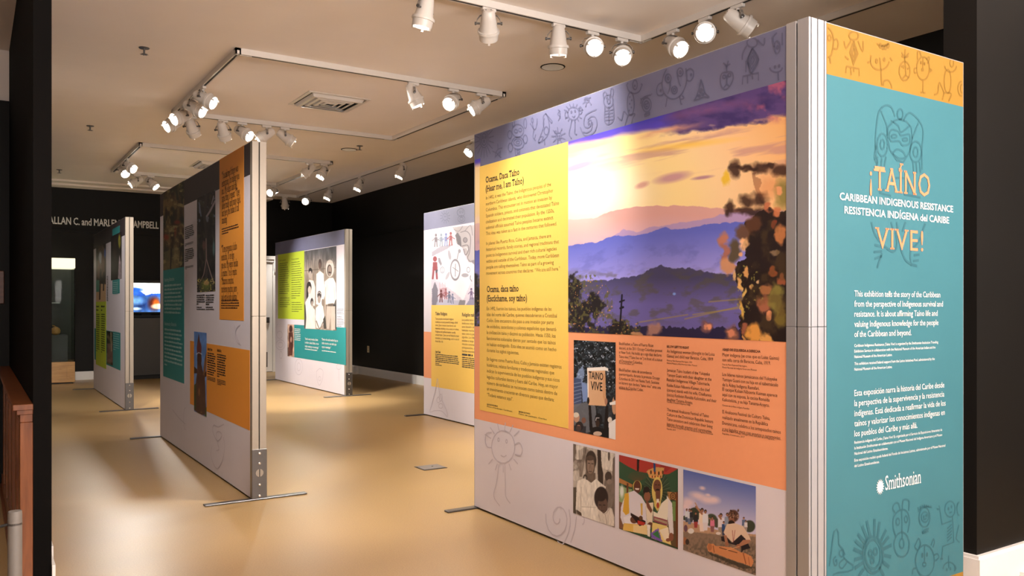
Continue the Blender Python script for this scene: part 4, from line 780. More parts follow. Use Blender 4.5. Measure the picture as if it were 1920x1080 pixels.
# --- writing on the landscape wall
LB = .0378
hd = Text(F1, M_tx_dark, t, .0034)
hd.line('Ocama, Daca Taíno', 911.5, 343, 974.5, .056, 1, True); hd.line('(Hear me, I am Taíno)', 911.5, 360, 983, .056, 1, True)
hd.line('Ocama, daca taíno', 913.7, 547.7, 973, .056, 1, True); hd.line('(Escúchame, soy taíno)', 913.7, 565, 989, .056, 1, True)
hd.line('BACKGROUND IMAGE', 914, 759, 934, .013, 1); hd.line('Photo of landscape, Caribbean', 914, 763, 961, .013); hd.line('IMAGEN DE FONDO', 973.5, 773, 995, .013, 1); hd.line('Foto de paisaje, Caribe', 973.5, 777, 1026, .013)
hd.build('label_headings')
tx_ = Text(F1, M_tx_brown, t, .0034)
tx_.para([('In 1492, it was the Taíno, the Indigenous peoples of the', 1034), ('northern Caribbean islands, who discovered Christopher', 1038), ('Columbus. This encounter set in motion an invasion by', 1036), ('Spanish soldiers, priests, and colonists that devastated Taíno', 1049), ('civilization and decimated their population. By the 1550s,', 1040), ('colonial officials assumed Taíno peoples became extinct.', 1039), ('This idea was taken as a fact in the centuries that followed.', 1045)], 912, 374.5, LB, .031)
tx_.para([('In places like Puerto Rico, Cuba, and Jamaica, there are', 1034), ('historical records, family stories, and regional traditions that', 1049), ('point to Indigenous survival and their rich cultural legacies', 1044.6), ('within and outside of the Caribbean. Today, more Caribbean', 1049), ('people are calling themselves Taíno as part of a growing', 1039), ('movement across countries that declares: “We are still here.”', 1051)], 912.5, 459.7, LB, .031)
tx_.para([('En 1492, fueron los taínos, los pueblos indígenas de las', 1035), ('islas del norte del Caribe, quienes descubrieron a Cristóbal', 1045), ('Colón. Este encuentro dio paso a una invasión por parte', 1039), ('de soldados, sacerdotes y colonos españoles que devastó', 1043.7), ('la civilización taína y diezmó su población. Hacia 1550, los', 1042.7), ('funcionarios coloniales dieron por sentado que los taínos', 1042.7), ('se habían extinguido. Esta idea se asumió como un hecho', 1044), ('durante los siglos siguientes.', 974)], 913.5, 581.4, LB, .031)
tx_.para([('En lugares como Puerto Rico, Cuba y Jamaica existen registros', 1053.7), ('históricos, relatos familiares y tradiciones regionales que', 1040), ('indican la supervivencia de los pueblos indígenas y sus ricos', 1050), ('legados culturales dentro y fuera del Caribe. Hoy, un mayor', 1047), ('número de caribeños se reconocen como taínos dentro de', 1045.6), ('un movimiento creciente en diversos países que declara:', 1040), ('“Todavía estamos aquí”.', 963)], 913.8, 675.8, LB, .031)
tx_.build('label_text')
cp = Text(F1, M_tx_mar, t, .0034); l2 = .0222; sz = .0205; sm = .0105
cp.para([('BlackFeather, a Taíno of Puerto Rican', 1226), ('descent, at the 2011 Occupy Columbus protest', 1242.6), ('in New York. He holds up a sign that declares', 1241.6), ('Taíno vive (“Taíno live on”) in front of a statue', 1242.6), ('of Christopher Columbus.', 1206)], 1161.7, 646.5, .0218, sz)
cp.line('Photo by Mai Zarattee, 2011', 1161.7, 682, 1190, sm)
cp.para([('BlackFeather, taíno de ascendencia', 1223), ('puertorriqueña, durante la protesta Occupy', 1238), ('Columbus de 2011 en Nueva York. Sostiene', 1237), ('un letrero que declara “taíno vive” ante una', 1240), ('estatua de Cristóbal Colón.', 1207)], 1161.7, 695.5, .0218, sz); cp.line('Foto de Mai Zarattee, 2011', 1161.7, 729.5, 1187, sm)
x = 1251.5
cp.line('BELOW LEFT TO RIGHT', x, 651.5, 1293, .0145, 2); cp.para([('An Indigenous woman (thought to be Luisa', 1341), ('Gainsa) and child near Baracoa, Cuba, 1919', 1338)], x, 661, l2, sz); cp.para([('Photo by Mark Raymond Harrington, 1919', 1298.6), ('National Museum of the American Indian, Museum', 1308)], x, 677, .0125, sm)
cp.para([('Jamaican Taíno leaders of the Yukayeke', 1332), ('Yamaye Guani with their daughter at the', 1335), ('Rastafari Indigenous Village Tabernacle.', 1332)], x, 696.5, l2, sz)
cp.para([('Kasike Kalaan Nibonrix Kaiman, the chief', 1332), ('(cacique) stands with his wife, Chieftaness', 1335), ('(cacica) Kasikeiani Ronalda Kaikotekin, and their', 1344.5), ('daughter Tanama-Areyto.', 1300)], x, 724.5, l2, sz); cp.line('Courtesy of Rastafari Indigenous Village', x, 754.5, 1295.5, sm)
cp.para([('The annual Anakaona Festival of Taíno', 1330), ('Culture in the Dominican Republic honors', 1338), ('Taíno ancestors and celebrates their living', 1337), ('legacies through areytos and ceremonies.', 1336)], x, 770.5, l2, sz); cp.para([('Photo by Delvin Ortega, Ortega Films, San Juan de la Maguana, Dominican', 1338), ('Republic, 2017', 1268)], x, 800, .0125, sm)
x = 1355.5
cp.line('ABAJO DE IZQUIERDA A DERECHA', x, 657, 1427, .0145, 2); cp.para([('Mujer indígena (se cree que es Luisa Gainsa)', 1462), ('con niña cerca de Baracoa, Cuba, 1919.', 1446)], x, 667.5, l2, sz); cp.para([('Foto de Mark Raymond Harrington,', 1402), ('Museo Nacional del Indígena Americano Museum', 1420)], x, 684.5, .0125, sm)
cp.para([('Los líderes taínos jamaicanos del Yukayeke', 1458), ('Yamaye Guani con su hija en el tabernáculo', 1460), ('de la Aldea Indígena Rastafari.', 1425)], x, 704.5, l2, sz)
cp.para([('El cacique Kalaan Nibonrix Kaiman aparece', 1458.5), ('aquí con su esposa, la cacica Ronalda', 1444), ('Kaikotekina, y su hija Tanama-Areyto.', 1444)], x, 732.5, l2, sz); cp.line('Cortesía de la Aldea Indígena Rastafari', x, 761, 1406, sm)
cp.para([('El Anakaona Festival de Cultura Taína,', 1445), ('realizado anualmente en la República', 1441), ('Dominicana, celebra a los antepasados taínos', 1465), ('y sus legados vivos con areytos y ceremonias.', 1465.5)], x, 774.5, .0245, sz); cp.para([('Foto de Delvin Ortega, Ortega Films, San Juan de la Maguana,', 1453), ('República Dominicana, 2017', 1397)], x, 808.5, .0125, sm)
cp.build('caption_text')

# --- drawn creatures in the header band
H1 = (880, 60, 4.319); H2 = (1170, 50, 5.144); cl = (0.002, L1 - .004, zt_hdr, HW - .006); D = lambda st, cr=H1, w=.0075: doodle(F1, t, M_slate_d, st, cr, w, .0024, clip=cl)
def rays(cx, cy, r0, r1, n, a0=0, a1=360, ry=1.0): return [('s', [(cx + r0 * math.cos(a), cy + r0 * ry * math.sin(a)), (cx + r1 * math.cos(a), cy + r1 * ry * math.sin(a))]) for a in [math.radians(a0 + (a1 - a0) * (i + .5) / n) for i in range(n)]]
D([circ(122, 870, 34, 68), circ(122, 870, 22, 48), circ(113, 855, 4, 8), circ(131, 855, 4, 8), circ(122, 885, 4, 9)] + rays(122, 870, 40, 80, 18, ry=1.9))
D([[(190, 965), (215, 975), (235, 950), (270, 940)], [(215, 975), (210, 1020)], [(255, 960), (250, 1010), (262, 1015)], [(235, 950), (232, 905)], [(215, 1010), (250, 970)], [(218, 975), (250, 1010)]])
D([circ(395, 800, 48, 52), circ(380, 803, 13, 14), circ(414, 794, 13, 14), circ(455, 742, 12, 40), circ(360, 745, 10, 26), circ(330, 832, 17, 32), circ(455, 868, 17, 34), circ(335, 935, 18, 35), circ(395, 900, 50, 50), circ(395, 893, 32, 28), circ(395, 893, 15, 12), [(372, 945), (378, 1000), (395, 985)], [(412, 945), (410, 990), (395, 985)], circ(396, 968, 8, 12)])
D([circ(512, 715, 8, 18), [(512, 735), (525, 790), (545, 770), (552, 700)], [(525, 790), (518, 850), (540, 880)], [(525, 790), (495, 740)], [(540, 830), (530, 870)]])
D([[(620, 660), (600, 690), (605, 760), (575, 850), (560, 895), (600, 880), (640, 830), (650, 770), (640, 700), (620, 660)], [(620, 660), (670, 720), (665, 735), (640, 700)], circ(625, 800, 18, 32), [(610, 870), (612, 915)], [(560, 895), (580, 890), (600, 850), (575, 850)], [(612, 700), (600, 740), (612, 790)]])
D([[(720, 630), (735, 640), (718, 665), (735, 685), (722, 720)], [(735, 640), (738, 700)]])
D([circ(725, 845, 22, 30), circ(716, 842, 3, 5), circ(733, 842, 3, 5), [(715, 857), (725, 862), (735, 855)], circ(702, 812, 9, 11)] + rays(725, 845, 28, 58, 9, ry=1.3))
D([circ(845, 660, 46, 52), [(888, 640), (905, 612), (915, 630), (908, 660), (890, 665)], [(803, 655), (785, 645), (776, 668), (785, 695), (806, 690)], circ(828, 648, 4, 7), circ(858, 640, 4, 7), [(835, 683), (848, 690), (860, 680)], [(832, 712), (820, 770), (810, 830), (830, 862)], [(855, 712), (858, 770), (855, 820), (873, 830)]] + rays(845, 660, 55, 82, 7, 190, 350) + rays(845, 660, 55, 78, 6, 20, 160))
D([circ(952, 552, 20, 20), circ(945, 550, 2.5, 4), circ(958, 548, 2.5, 4), [(970, 560), (990, 590)], [(934, 570), (920, 585)], [(950, 575), (942, 610)], [(968, 535), (985, 530)]])
D([[(1032, 628), (980, 650), (945, 675), (930, 720), (935, 765), (965, 775), (985, 755), (990, 720), (975, 715), (962, 735), (968, 755)], [(985, 685), (1020, 690), (1036, 740), (1020, 800), (980, 835), (930, 835), (900, 770)], [(985, 685), (962, 710)], [(1000, 730), (990, 790), (955, 815), (920, 810)], circ(972, 742, 3, 4)])
D([circ(1128, 560, 38, 52), [(1092, 545), (1086, 505), (1100, 485), (1118, 510)], [(1145, 512), (1148, 465), (1165, 462), (1168, 500), (1160, 525)], circ(1130, 562, 12, 18), circ(1115, 535, 3, 5), circ(1142, 528, 3, 5), [(1100, 600), (1098, 720), (1125, 748), (1160, 730), (1172, 690), (1168, 580)], [(1132, 605), (1132, 745)], [(1100, 640), (1170, 628)], [(1100, 665), (1170, 655)], [(1098, 690), (1172, 682)], [(1102, 715), (1168, 708)]])
D([circ(102, 578, 66, 68, 5, 175), [(36, 583), (30, 560), (45, 545)], [(168, 583), (180, 560), (165, 555)], circ(110, 562, 22, 46), circ(108, 572, 3, 5), circ(68, 745, 34, 112), [(40, 860), (0, 820), (-20, 900), (-60, 870)], [(40, 860), (25, 910), (10, 960)], [(45, 855), (110, 840), (85, 890), (78, 935)], circ(60, 680, 2, 3), circ(78, 710, 2, 3), circ(58, 745, 2, 3), circ(75, 780, 2, 3), circ(52, 810, 2, 3)], H2)
D([circ(222, 755, 44, 68), circ(222, 755, 26, 38), circ(213, 750, 3, 4), circ(230, 742, 3, 4), [(212, 768), (224, 772), (234, 764)], [(165, 745), (175, 700), (215, 672), (265, 660)], [(200, 855), (215, 838), (255, 825)]] + [('s', [(170 + k * 20, 712 - k * 11), (165 + k * 21, 690 - k * 9)]) for k in range(6)] + [('s', [(205 + k * 14, 850 - k * 6), (208 + k * 14, 875 - k * 6)]) for k in range(4)], H2)
D([[(415, 410), (385, 470), (370, 560), (390, 640), (440, 690), (500, 695), (560, 650), (600, 560), (610, 480), (600, 400)], circ(430, 500, 28, 42), circ(430, 500, 9, 13), circ(545, 440, 28, 40), circ(545, 440, 9, 13), circ(490, 612, 27, 37), circ(490, 612, 12, 15), [(450, 520), (445, 590), (425, 650)], [(520, 470), (535, 540), (550, 575)], [(370, 540), (335, 560), (318, 610), (330, 660), (370, 660), (390, 640)], circ(358, 615, 5, 8), [(605, 430), (640, 405), (672, 430), (670, 490), (640, 525), (608, 515)], circ(650, 465, 5, 8), [(418, 690), (412, 740), (405, 775)], [(545, 660), (545, 700), (582, 690), (562, 665)], [(548, 700), (552, 745), (565, 745)]], H2)
D([[(745, 510), (735, 570), (700, 680), (680, 710), (720, 700), (775, 680), (825, 682), (785, 640), (765, 570), (745, 510)], circ(745, 620, 14, 20), circ(745, 620, 5, 8), circ(728, 668, 12, 8), circ(764, 655, 10, 10)], H2)
D([[(995, 440), (950, 450), (932, 500), (940, 570), (975, 608), (1020, 580), (1055, 510), (1050, 450), (1020, 435), (995, 440)], circ(970, 485, 14, 16), circ(1020, 468, 14, 16), [(995, 470), (995, 555)], [(995, 555), (965, 590)], [(995, 555), (1020, 580)], [(995, 440), (990, 380), (960, 350)], [(990, 380), (1030, 360)], [(992, 400), (1010, 330)]], H2)
D([[(1240, 210), (1200, 320), (1228, 450), (1302, 320), (1240, 210)], ('s', [(1240, 210), (1192, 325), (1228, 450), (1304, 320), (1240, 210)]), ('s', [(1242, 245), (1210, 325), (1232, 410), (1285, 320), (1242, 245)]), ('s', [(1244, 280), (1225, 325), (1236, 370), (1266, 320), (1244, 280)]), circ(1240, 155, 50, 45), [(1190, 180), (1150, 260), (1145, 320)], [(1290, 130), (1350, 180), (1360, 110)], ('s', [(1145, 560), (1150, 480), (1300, 445), (1300, 520)]), ('s', [(1195, 470), (1195, 550)]), ('s', [(1240, 450), (1245, 510)]), [(1180, 330), (1180, 440)]], H2)
D([circ(1480, 200, 28, 60), circ(1485, 200, 8, 14), [(1450, 200), (1440, 110), (1480, 60)], [(1530, 60), (1530, 180)], circ(1470, 395, 60, 46, 0, 180), circ(1460, 390, 5, 10), circ(1500, 380, 5, 10), [(1490, 440), (1495, 520)]], H2)
# --- and in the pale band
D2 = lambda st, cr, w=.008: doodle(F1, t, M_lav_d, st, cr, w, .0024)
E3 = (880, 780, 3.2)
D2([circ(205, 185, 70, 98), circ(177, 142, 5, 10), circ(225, 152, 5, 10), [(190, 235), (208, 245), (225, 235)], [(135, 100), (105, 105), (98, 150), (110, 185), (135, 190)], [(272, 175), (300, 160), (320, 195), (310, 235), (275, 230)], [(180, 290), (165, 400), (148, 480), (185, 540)], [(215, 290), (218, 400), (220, 480), (248, 525)]] + rays(205, 185, 85, 128, 6, 200, 330, 1.15) + rays(205, 185, 85, 118, 5, 30, 150, 1.3), E3)
D2([[(535 + (8 + k * 3.0) * math.cos(k * .42), 615 + (12 + k * 5.0) * math.sin(k * .42)) for k in range(24)], [(600, 560), (608, 640), (590, 720), (560, 770), (530, 750)], [(645, 600), (635, 680), (610, 760)]], E3)
D2([circ(680, 625, 12, 25, -90, 90)], E3)

# --- corner posts
def strip(name, a, b, m=M_alu, z=((.012, 1.238), (1.24, HW + .002))):
    for z0, z1 in z: mb = MB(); mb.box((a[0], a[1], z0), (b[0], b[1], z1), .0008); mb.build(name, m, t)
mb = MB(); mb.box((2.728, 2.092, .012), (2.826, 2.184, HW - .004)); mb.build('post_core', M_gap, t)
strip('aluminium_profile', (2.718, 2.138, 0), (2.76, 2.185, 0)); strip('aluminium_profile', (2.716, 2.0755, 0), (2.7275, 2.129, 0))
strip('aluminium_profile', (2.7335, 2.0755, 0), (2.7665, 2.1, 0)); strip('aluminium_profile', (2.7725, 2.0755, 0), (2.807, 2.1, 0)); strip('aluminium_profile', (2.8135, 2.0755, 0), (2.8235, 2.1, 0))
# --- title panel
F2 = Face((2.8265, 2.078), (3.822, 2.0815), (0, -1, 0)); L2 = F2.L
mb = MB(); mb.obox(F2.o, F2.d, F2.n, UP, (0, -.09, .012), (L2, -.0022, HW - .003)); mb.build('title_panel_core', M_core, t)
mb = MB(); mb.obox(F2.o, F2.d, F2.n, UP, (-.001, -.09, HW - .0028), (L2 + .002, .0008, HW)); mb.build('top_edge', M_alu, t)
mb = MB(); mb.obox(F2.o, F2.d, F2.n, UP, (L2 + .0003, -.09, .012), (L2 + .003, .001, HW)); mb.build('end_edge', M_alu, t)
zg = F2.px(1550, 140)[1]; zg = (zg + F2.px(1803, 199)[1]) / 2; zb = F2.px(1798, 1074)[1]
F2.rect('title_field', 0, L2, zb, zg, M_teal2, t, .0012, label='teal field of the title panel'); F2.rect('gold_band', 0, L2, zg, HW - .003, M_gold, t, .0012, label='gold band across the top of the title panel'); F2.rect('gold_foot_band', 0, L2, .014, zb, M_gold, t, .0012)
T1 = (1540, 40, 5.144); T2 = (1550, 880, 5.4); T3 = (1630, 190, 3.27); cg = (.003, L2 - .003, zg + .001, HW - .006); ct = (.003, L2 - .003, zb, zg)
def G(st): doodle(F2, t, M_gold_d, st, T1, .008, .0024, clip=cg)
G([[(60, 60), (100, 110), (115, 200), (95, 320), (60, 350)], circ(75, 160, 18, 25), [(115, 185), (145, 175), (160, 215), (150, 265), (118, 265)], [(80, 350), (85, 410)]])
G([circ(310, 140, 45, 40), ('s', [(310, 190), (350, 310), (305, 425), (270, 300), (310, 190)]), ('s', [(310, 225), (335, 310), (305, 390), (282, 300), (310, 225)]), ('s', [(310, 260), (322, 310), (306, 350), (295, 305), (310, 260)]), [(280, 190), (235, 260), (215, 190)], [(350, 190), (395, 290), (400, 190)], ('s', [(232, 500), (240, 435), (360, 460), (362, 530)]), ('s', [(280, 440), (285, 520)]), ('s', [(310, 450), (310, 490)]), [(225, 340), (260, 370)]])
G([circ(560, 370, 92, 100, 10, 175), circ(530, 385, 9, 18), circ(603, 370, 8, 14), ('s', [(560, 350), (570, 440), (580, 620)]), [(460, 390), (440, 400)], [(660, 350), (680, 385)], [(595, 620), (600, 580), (640, 570), (670, 610), (675, 650)], [(478, 330), (470, 390)]])
G([circ(590, 200, 60, 40, 20, 160), circ(565, 235, 10, 20), circ(590, 250, 10, 20), circ(615, 250, 10, 20), circ(640, 235, 10, 20)])
G([circ(800, 480, 52, 92), [(800, 350), (805, 400), (810, 470), (808, 520), (780, 550)], [(808, 520), (840, 545)], [(770, 440), (790, 430), (788, 460)], [(825, 460), (845, 450)], [(800, 350), (770, 300)], [(800, 350), (805, 270)], [(800, 350), (840, 310)], circ(803, 320, 35, 30, 20, 160)])
G([circ(978, 455, 62, 112), [(925, 370), (925, 300), (945, 290), (960, 340)], [(1010, 370), (1030, 345), (1040, 360), (1020, 410)], ('s', [(978, 350), (975, 460)]), circ(972, 468, 9, 9), circ(957, 400, 3, 10), circ(992, 410, 3, 10), [(918, 450), (895, 460), (895, 495), (918, 495)], [(1038, 460), (1060, 470), (1040, 490)], ('s', [(978, 570), (976, 690)]), ('s', [(955, 685), (1000, 692)])])
G([circ(1245, 430, 55, 60, 0, 180), circ(1255, 400, 18, 40), circ(1215, 580, 33, 115), [(1180, 690), (1135, 590), (1120, 690), (1085, 710)], [(1180, 690), (1250, 700), (1225, 770)], [(1180, 690), (1165, 760)]])
G([circ(1350, 650, 35, 70, 90, 270), circ(1355, 650, 15, 40, 90, 270)])
def TL(st, cr=T2, w=.008, off=.0024): doodle(F2, t, M_teal2_d, st, cr, w, off, clip=ct)
TL([[(20, 980), (35, 900), (60, 700), (75, 625), (95, 605), (115, 640), (120, 760), (160, 810), (180, 860), (165, 890), (205, 930), (265, 970), (262, 1010), (210, 1035), (110, 1045), (60, 1065)], circ(145, 850, 20, 34), [(90, 880), (65, 910), (75, 970), (98, 960), (95, 915), (85, 935)], [(180, 900), (130, 940), (125, 985), (155, 1000), (200, 940)]])
TL([circ(465, 865, 102, 185), circ(465, 860, 78, 148), circ(437, 850, 17, 30), circ(490, 832, 17, 32), circ(457, 918, 17, 30)], w=.012)
TL([('s', p) for p in ([(440, 690), (400, 520)], [(478, 670), (482, 500)], [(510, 690), (532, 530)], [(545, 720), (598, 610)], [(560, 760), (625, 680)], [(572, 805), (652, 765)], [(575, 870), (648, 885)], [(560, 930), (628, 990)], [(530, 990), (575, 1080)], [(410, 710), (355, 570)], [(390, 750), (310, 655)], [(372, 795), (285, 720)], [(362, 850), (268, 805)], [(362, 890), (275, 915)], [(368, 940), (280, 1000)], [(385, 990), (320, 1080)])], w=.016)
TL([[(700, 690), (672, 600), (670, 500), (710, 430), (770, 408), (815, 440), (835, 520), (815, 640)], ('s', [(755, 412), (760, 700)]), circ(715, 530, 17, 34), circ(797, 505, 15, 32), [(690, 440), (665, 400), (680, 350), (715, 340), (735, 380), (735, 415)], [(760, 405), (770, 320), (800, 305), (832, 330), (825, 420)], circ(755, 762, 78, 125), circ(756, 750, 22, 48)], w=.009)
TL([circ(987, 485, 55, 98), circ(990, 482, 36, 52), circ(978, 478, 4, 6), circ(1003, 468, 4, 6), [(975, 500), (992, 505), (1005, 492)], [(922, 430), (950, 390), (1000, 375), (1060, 385)], [(960, 640), (990, 610), (1030, 600)]] + [('s', [(925 + 20 * k, 410 - 8 * k + (k > 3) * 8 * (k - 3)), (920 + 22 * k, 380 - 9 * k + (k > 3) * 12 * (k - 3))]) for k in range(7)] + [('s', [(965 + 13 * k, 632 - 5 * k), (972 + 13 * k, 655 - 5 * k)]) for k in range(5)])
TL([circ(990, 925, 95, 160), ('s', [(985, 770), (985, 930)]), circ(983, 962, 17, 20), circ(962, 870, 5, 18), circ(1010, 862, 5, 14), [(915, 820), (888, 790), (895, 760), (925, 700), (945, 750), (930, 800)], [(1052, 770), (1075, 705), (1085, 740), (1070, 790)], [(1080, 870), (1115, 855), (1130, 890), (1095, 925)], [(900, 1000), (870, 1010), (865, 1060)]], w=.009)
TL([circ(1245, 402, 52, 80), circ(1228, 398, 4, 9), circ(1258, 378, 4, 9), [(1238, 440), (1262, 430)], ('s', [(1140, 400), (1165, 555), (1260, 520)]), [(1110, 400), (1140, 400), (1130, 365)], ('s', [(1268, 480), (1285, 735), (1170, 780), (1160, 905)]), ('s', [(1145, 905), (1172, 905)])] + [('s', [(1262, 555 + k * 32), (1215, 600 + k * 32)]) for k in range(5)])
TL([circ(1345, 400, 30, 70, 100, 260), ('s', [(1335, 560), (1305, 700), (1340, 740)]), circ(1235, 1010, 62, 70, 180, 360), ('s', [(1230, 870), (1232, 1000)]), circ(1212, 1015, 4, 9), circ(1248, 1005, 4, 9), [(1290, 970), (1305, 1000), (1285, 1030)]])
# the seated figure behind the title
TL([[(45, 385), (35, 250), (50, 90), (75, 40), (105, 25), (135, 40), (155, 95)], [(45, 385), (30, 345), (40, 250)], ('s', [(70, 60), (105, 150), (110, 230)]), circ(187, 80, 17, 32), [(110, 160), (150, 120), (185, 110), (225, 125), (255, 160), (262, 230), (245, 310), (205, 375), (165, 360), (125, 300), (108, 220), (110, 160)],
    [(130, 120), (175, 150), (192, 190), (245, 150)], [(120, 200), (135, 175), (175, 185), (192, 210), (245, 205), (242, 260), (200, 270), (180, 245), (130, 245), (120, 200)], circ(150, 215, 17, 10), circ(217, 235, 16, 9), [(140, 320), (165, 295), (205, 310), (215, 345), (180, 350), (140, 320)], [(205, 120), (235, 75), (265, 80), (310, 130), (328, 190), (320, 300), (322, 420)], ('s', [(300, 130), (260, 230)]), circ(78, 268, 32, 70), circ(78, 265, 13, 28), circ(282, 310, 36, 64), circ(282, 312, 14, 30), [(50, 340), (45, 400)], [(75, 350), (70, 400)], [(100, 340), (90, 400)], ('s', [(265, 370), (270, 430)]), ('s', [(285, 378), (290, 440)]), ('s', [(305, 372), (312, 440)]), [(160, 470), (230, 480), (235, 560)], [(90, 540), (60, 560), (130, 580)], [(210, 570), (260, 580), (310, 590)]], T3, .009)
TL([[(10, 740), (40, 830), (130, 920), (165, 890), (160, 800)], [(75, 930), (60, 980), (45, 1020)], [(30, 880), (70, 890)], [(25, 925), (75, 920)], [(30, 965), (75, 950)], [(165, 740), (175, 800), (190, 900), (225, 980), (290, 1010)], [(340, 750), (300, 860), (250, 920), (255, 1010)], [(270, 910), (300, 905)], [(270, 945), (305, 940)], [(265, 980), (300, 975)], [(130, 740), (145, 790)], [(220, 740), (200, 800)]], T3, .011)
tl = Text(F2, M_tx_sal, t, .0034)
def title(word, x0, y0, x1, cap, extra=0):
    v, f, w = letters(word, 0, True, .06); z0 = F2.px(x0, y0)[1]; s0 = F2.px(x0, y0)[0]; s1 = F2.px(x1, y0)[0]; capu = glyph('T', 0, True)[0][:, 1].max(); k = (s1 - s0) / (v[:, 0].max() - v[:, 0].min()); tl.mb.add(F2.p(s0 + (v[:, 0] - v[:, 0].min()) * k, z0 + v[:, 1] * cap / capu, .0034), f)
capT = F2.px(1638, 311)[1] - F2.px(1638, 356)[1]; title('¡TAÍNO', 1629.5, 355, 1742.6, capT); title('VIVE!', 1639.6, 465.5, 1729.6, capT * .88); tl.build('title_lettering', 'salmon title words')
tw = Text(F2, M_tx_white, t, .0036)
tw.line('CARIBBEAN INDIGENOUS RESISTANCE', 1573, 374.5, 1785.5, .042, 1); tw.line('RESISTENCIA INDÍGENA del CARIBE', 1582, 400, 1778, .042, 1); tw.build('subtitle_lettering', 'white subtitle words')
tw = Text(F2, M_tx_white, t, .0036); x = 1600.5; ld = F2.px(x, 556)[1] - F2.px(x, 575)[1]
tw.para([('This exhibition tells the story of the Caribbean', 1761.5), ('from the perspective of Indigenous survival and', 1766.5), ('resistance. It is about affirming Taíno life and', 1756.5), ('valuing Indigenous knowledge for the people', 1758), ('of the Caribbean and beyond.', 1707.5)], x, 556, ld, .036, bold=0)
tw.para([('Caribbean Indigenous Resistance ¡Taíno Vive! is organized by the Smithsonian Institution Traveling', 1757.5), ('Exhibition Service in collaboration with the National Museum of the American Indian and the', 1752.5), ('National Museum of the American Latino.', 1671.5)], x, 650.5, ld * .55, .0165); tw.para([('This exhibition received federal support from the Latino Initiatives Pool, administered by the', 1751), ('National Museum of the American Latino.', 1671.5)], x, 684.5, ld * .55, .0165)
tw.para([('Esta exposición narra la historia del Caribe desde', 1769), ('la perspectiva de la supervivencia y la resistencia', 1769), ('indígenas. Está dedicada a reafirmar la vida de los', 1771.5), ('taínos y valorizar los conocimientos indígenas en', 1770), ('los pueblos del Caribe y más allá.', 1718.5)], x, 742.5, ld, .036, bold=0)
tw.para([('Resistencia indígena del Caribe ¡Taíno Vive! Es organizada por el Servicio de Exposiciones Itinerantes de', 1765), ('la Institución Smithsonian en colaboración con el Museo Nacional del Indígena Americano y el Museo', 1765), ('Nacional del Latino Estadounidense.', 1663.5)], x, 832, ld * .55, .0165); tw.para([('Esta exposición recibió ayuda federal del Fondo de Iniciativas Latinas, administrado por el Museo Nacional', 1771), ('del Latino Estadounidense.', 1647.5)], x, 865.5, ld * .55, .0165)
tw.build('body_text')
tw = Text(F2, M_tx_white, t, .0036); s, z = F2.px(1649, 912.5); k = [(s + (.034 if i % 2 == 0 else .021) * math.cos(math.pi * i / 16) * .85, z + (.034 if i % 2 == 0 else .021) * math.sin(math.pi * i / 16)) for i in range(32)]
v = [F2.p(a, b, .0036) for a, b in [(s, z)] + k]; tw.mb.add(v, [(0, i + 1, (i + 1) % 32 + 1) for i in range(32)]); tw.line('Smithsonian', 1658.5, 919, 1725.5, .088, 0, True); tw.build('institution_mark', 'white sunburst mark and institution name')
foot(t, 2.8, 4.69, 2.54, 3.2)

# ---------------------------------------------------------------- wall 2: quote wall at the left
t = thing('display_wall', 'tall dim display wall at left with an orange quote column and teal text column', 'display wall', (1.63, 7.3, 0), 'freestanding display walls')
F3 = Face((1.590, 8.965), (1.592, 5.735), (-1, 0, 0)); wall_body(t, 1.590, 5.685, 8.965); end_post(t, 1.590, 1.687, 5.685)
foot(t, 1.64, 5.70, 1.28, 1.97); foot(t, 1.64, 8.96, 1.31, 1.95)
L3 = F3.L; zh = F3.px(346.7, 385)[1]
F3.rect('pale_field', 0, L3, .014, zh, M_lav, t, .001, label='pale lavender field'); F3.rect('header_band', 0, L3, zh, HW - .003, M_slate_shade, t, .001, label='slate header band with shade painted in')
F3.prect('teal_column', 306.5, 345.6, 507, 705, M_teal, t, .0022, 'teal text column'); F3.prect('orange_column', 412, 457.7, 290, 599, M_ora, t, .0022, 'orange quote column'); F3.prect('orange_block', 356.8, 468.8, 638.8, 757, M_ora, t, .0020, 'orange text block')
P = Paint(F3, 306.7, 345.7, 350, 507.3, 120, 420, (290, 350, 6)).fill('4A3A28').grain(.9, .03, .008, 6); P.mix(np.clip((fbm(P.X * .016, P.Y * .008, 4, 4) - .5) * 7, 0, 1), '232A22'); P.mix(np.clip((fbm(P.X * .03, P.Y * .01, 14, 4) - .55) * 7, 0, 1), '75613F')
P.run([('e', 130, 570, 30, 34, '8A3A24', .8), ('e', 255, 400, 34, 22, '7A3426', .8), ('e', 235, 500, 12, 60, '7A3A28', .8), ('p', [(200, 700), (270, 680), (300, 930), (190, 930)], '8A8462', .5, 12), ('p', [(110, 740), (180, 700), (180, 940), (105, 940)], '7C7450', .6, 12), ('l', [(190, 700), (180, 930)], 10, '1C1A16'), ('l', [(300, 680), (280, 900)], 9, '1C1A16'), ('l', [(250, 50), (262, 140)], 26, '24302A')]).mix(np.clip((fbm(P.X * .02, P.Y * .02, 24, 4) - .62) * 8, 0, 1), '96885E')
P.build('rock_painting_photo', t, .0026, label='brown and green weathered surface picture')
P = Paint(F3, 370, 404.3, 372, 548, 110, 420, (350, 330, 4)).fill('201E22').grain(.9, .05, .02, 8); P.mix(np.clip((fbm(P.X * .05, P.Y * .03, 4, 4) - .58) * 8, 0, 1) * (P.Y < 360), '747C92'); P.mix(np.clip((fbm(P.X * .05, P.Y * .02, 24, 4) - .6) * 8, 0, 1), '3C3A30')
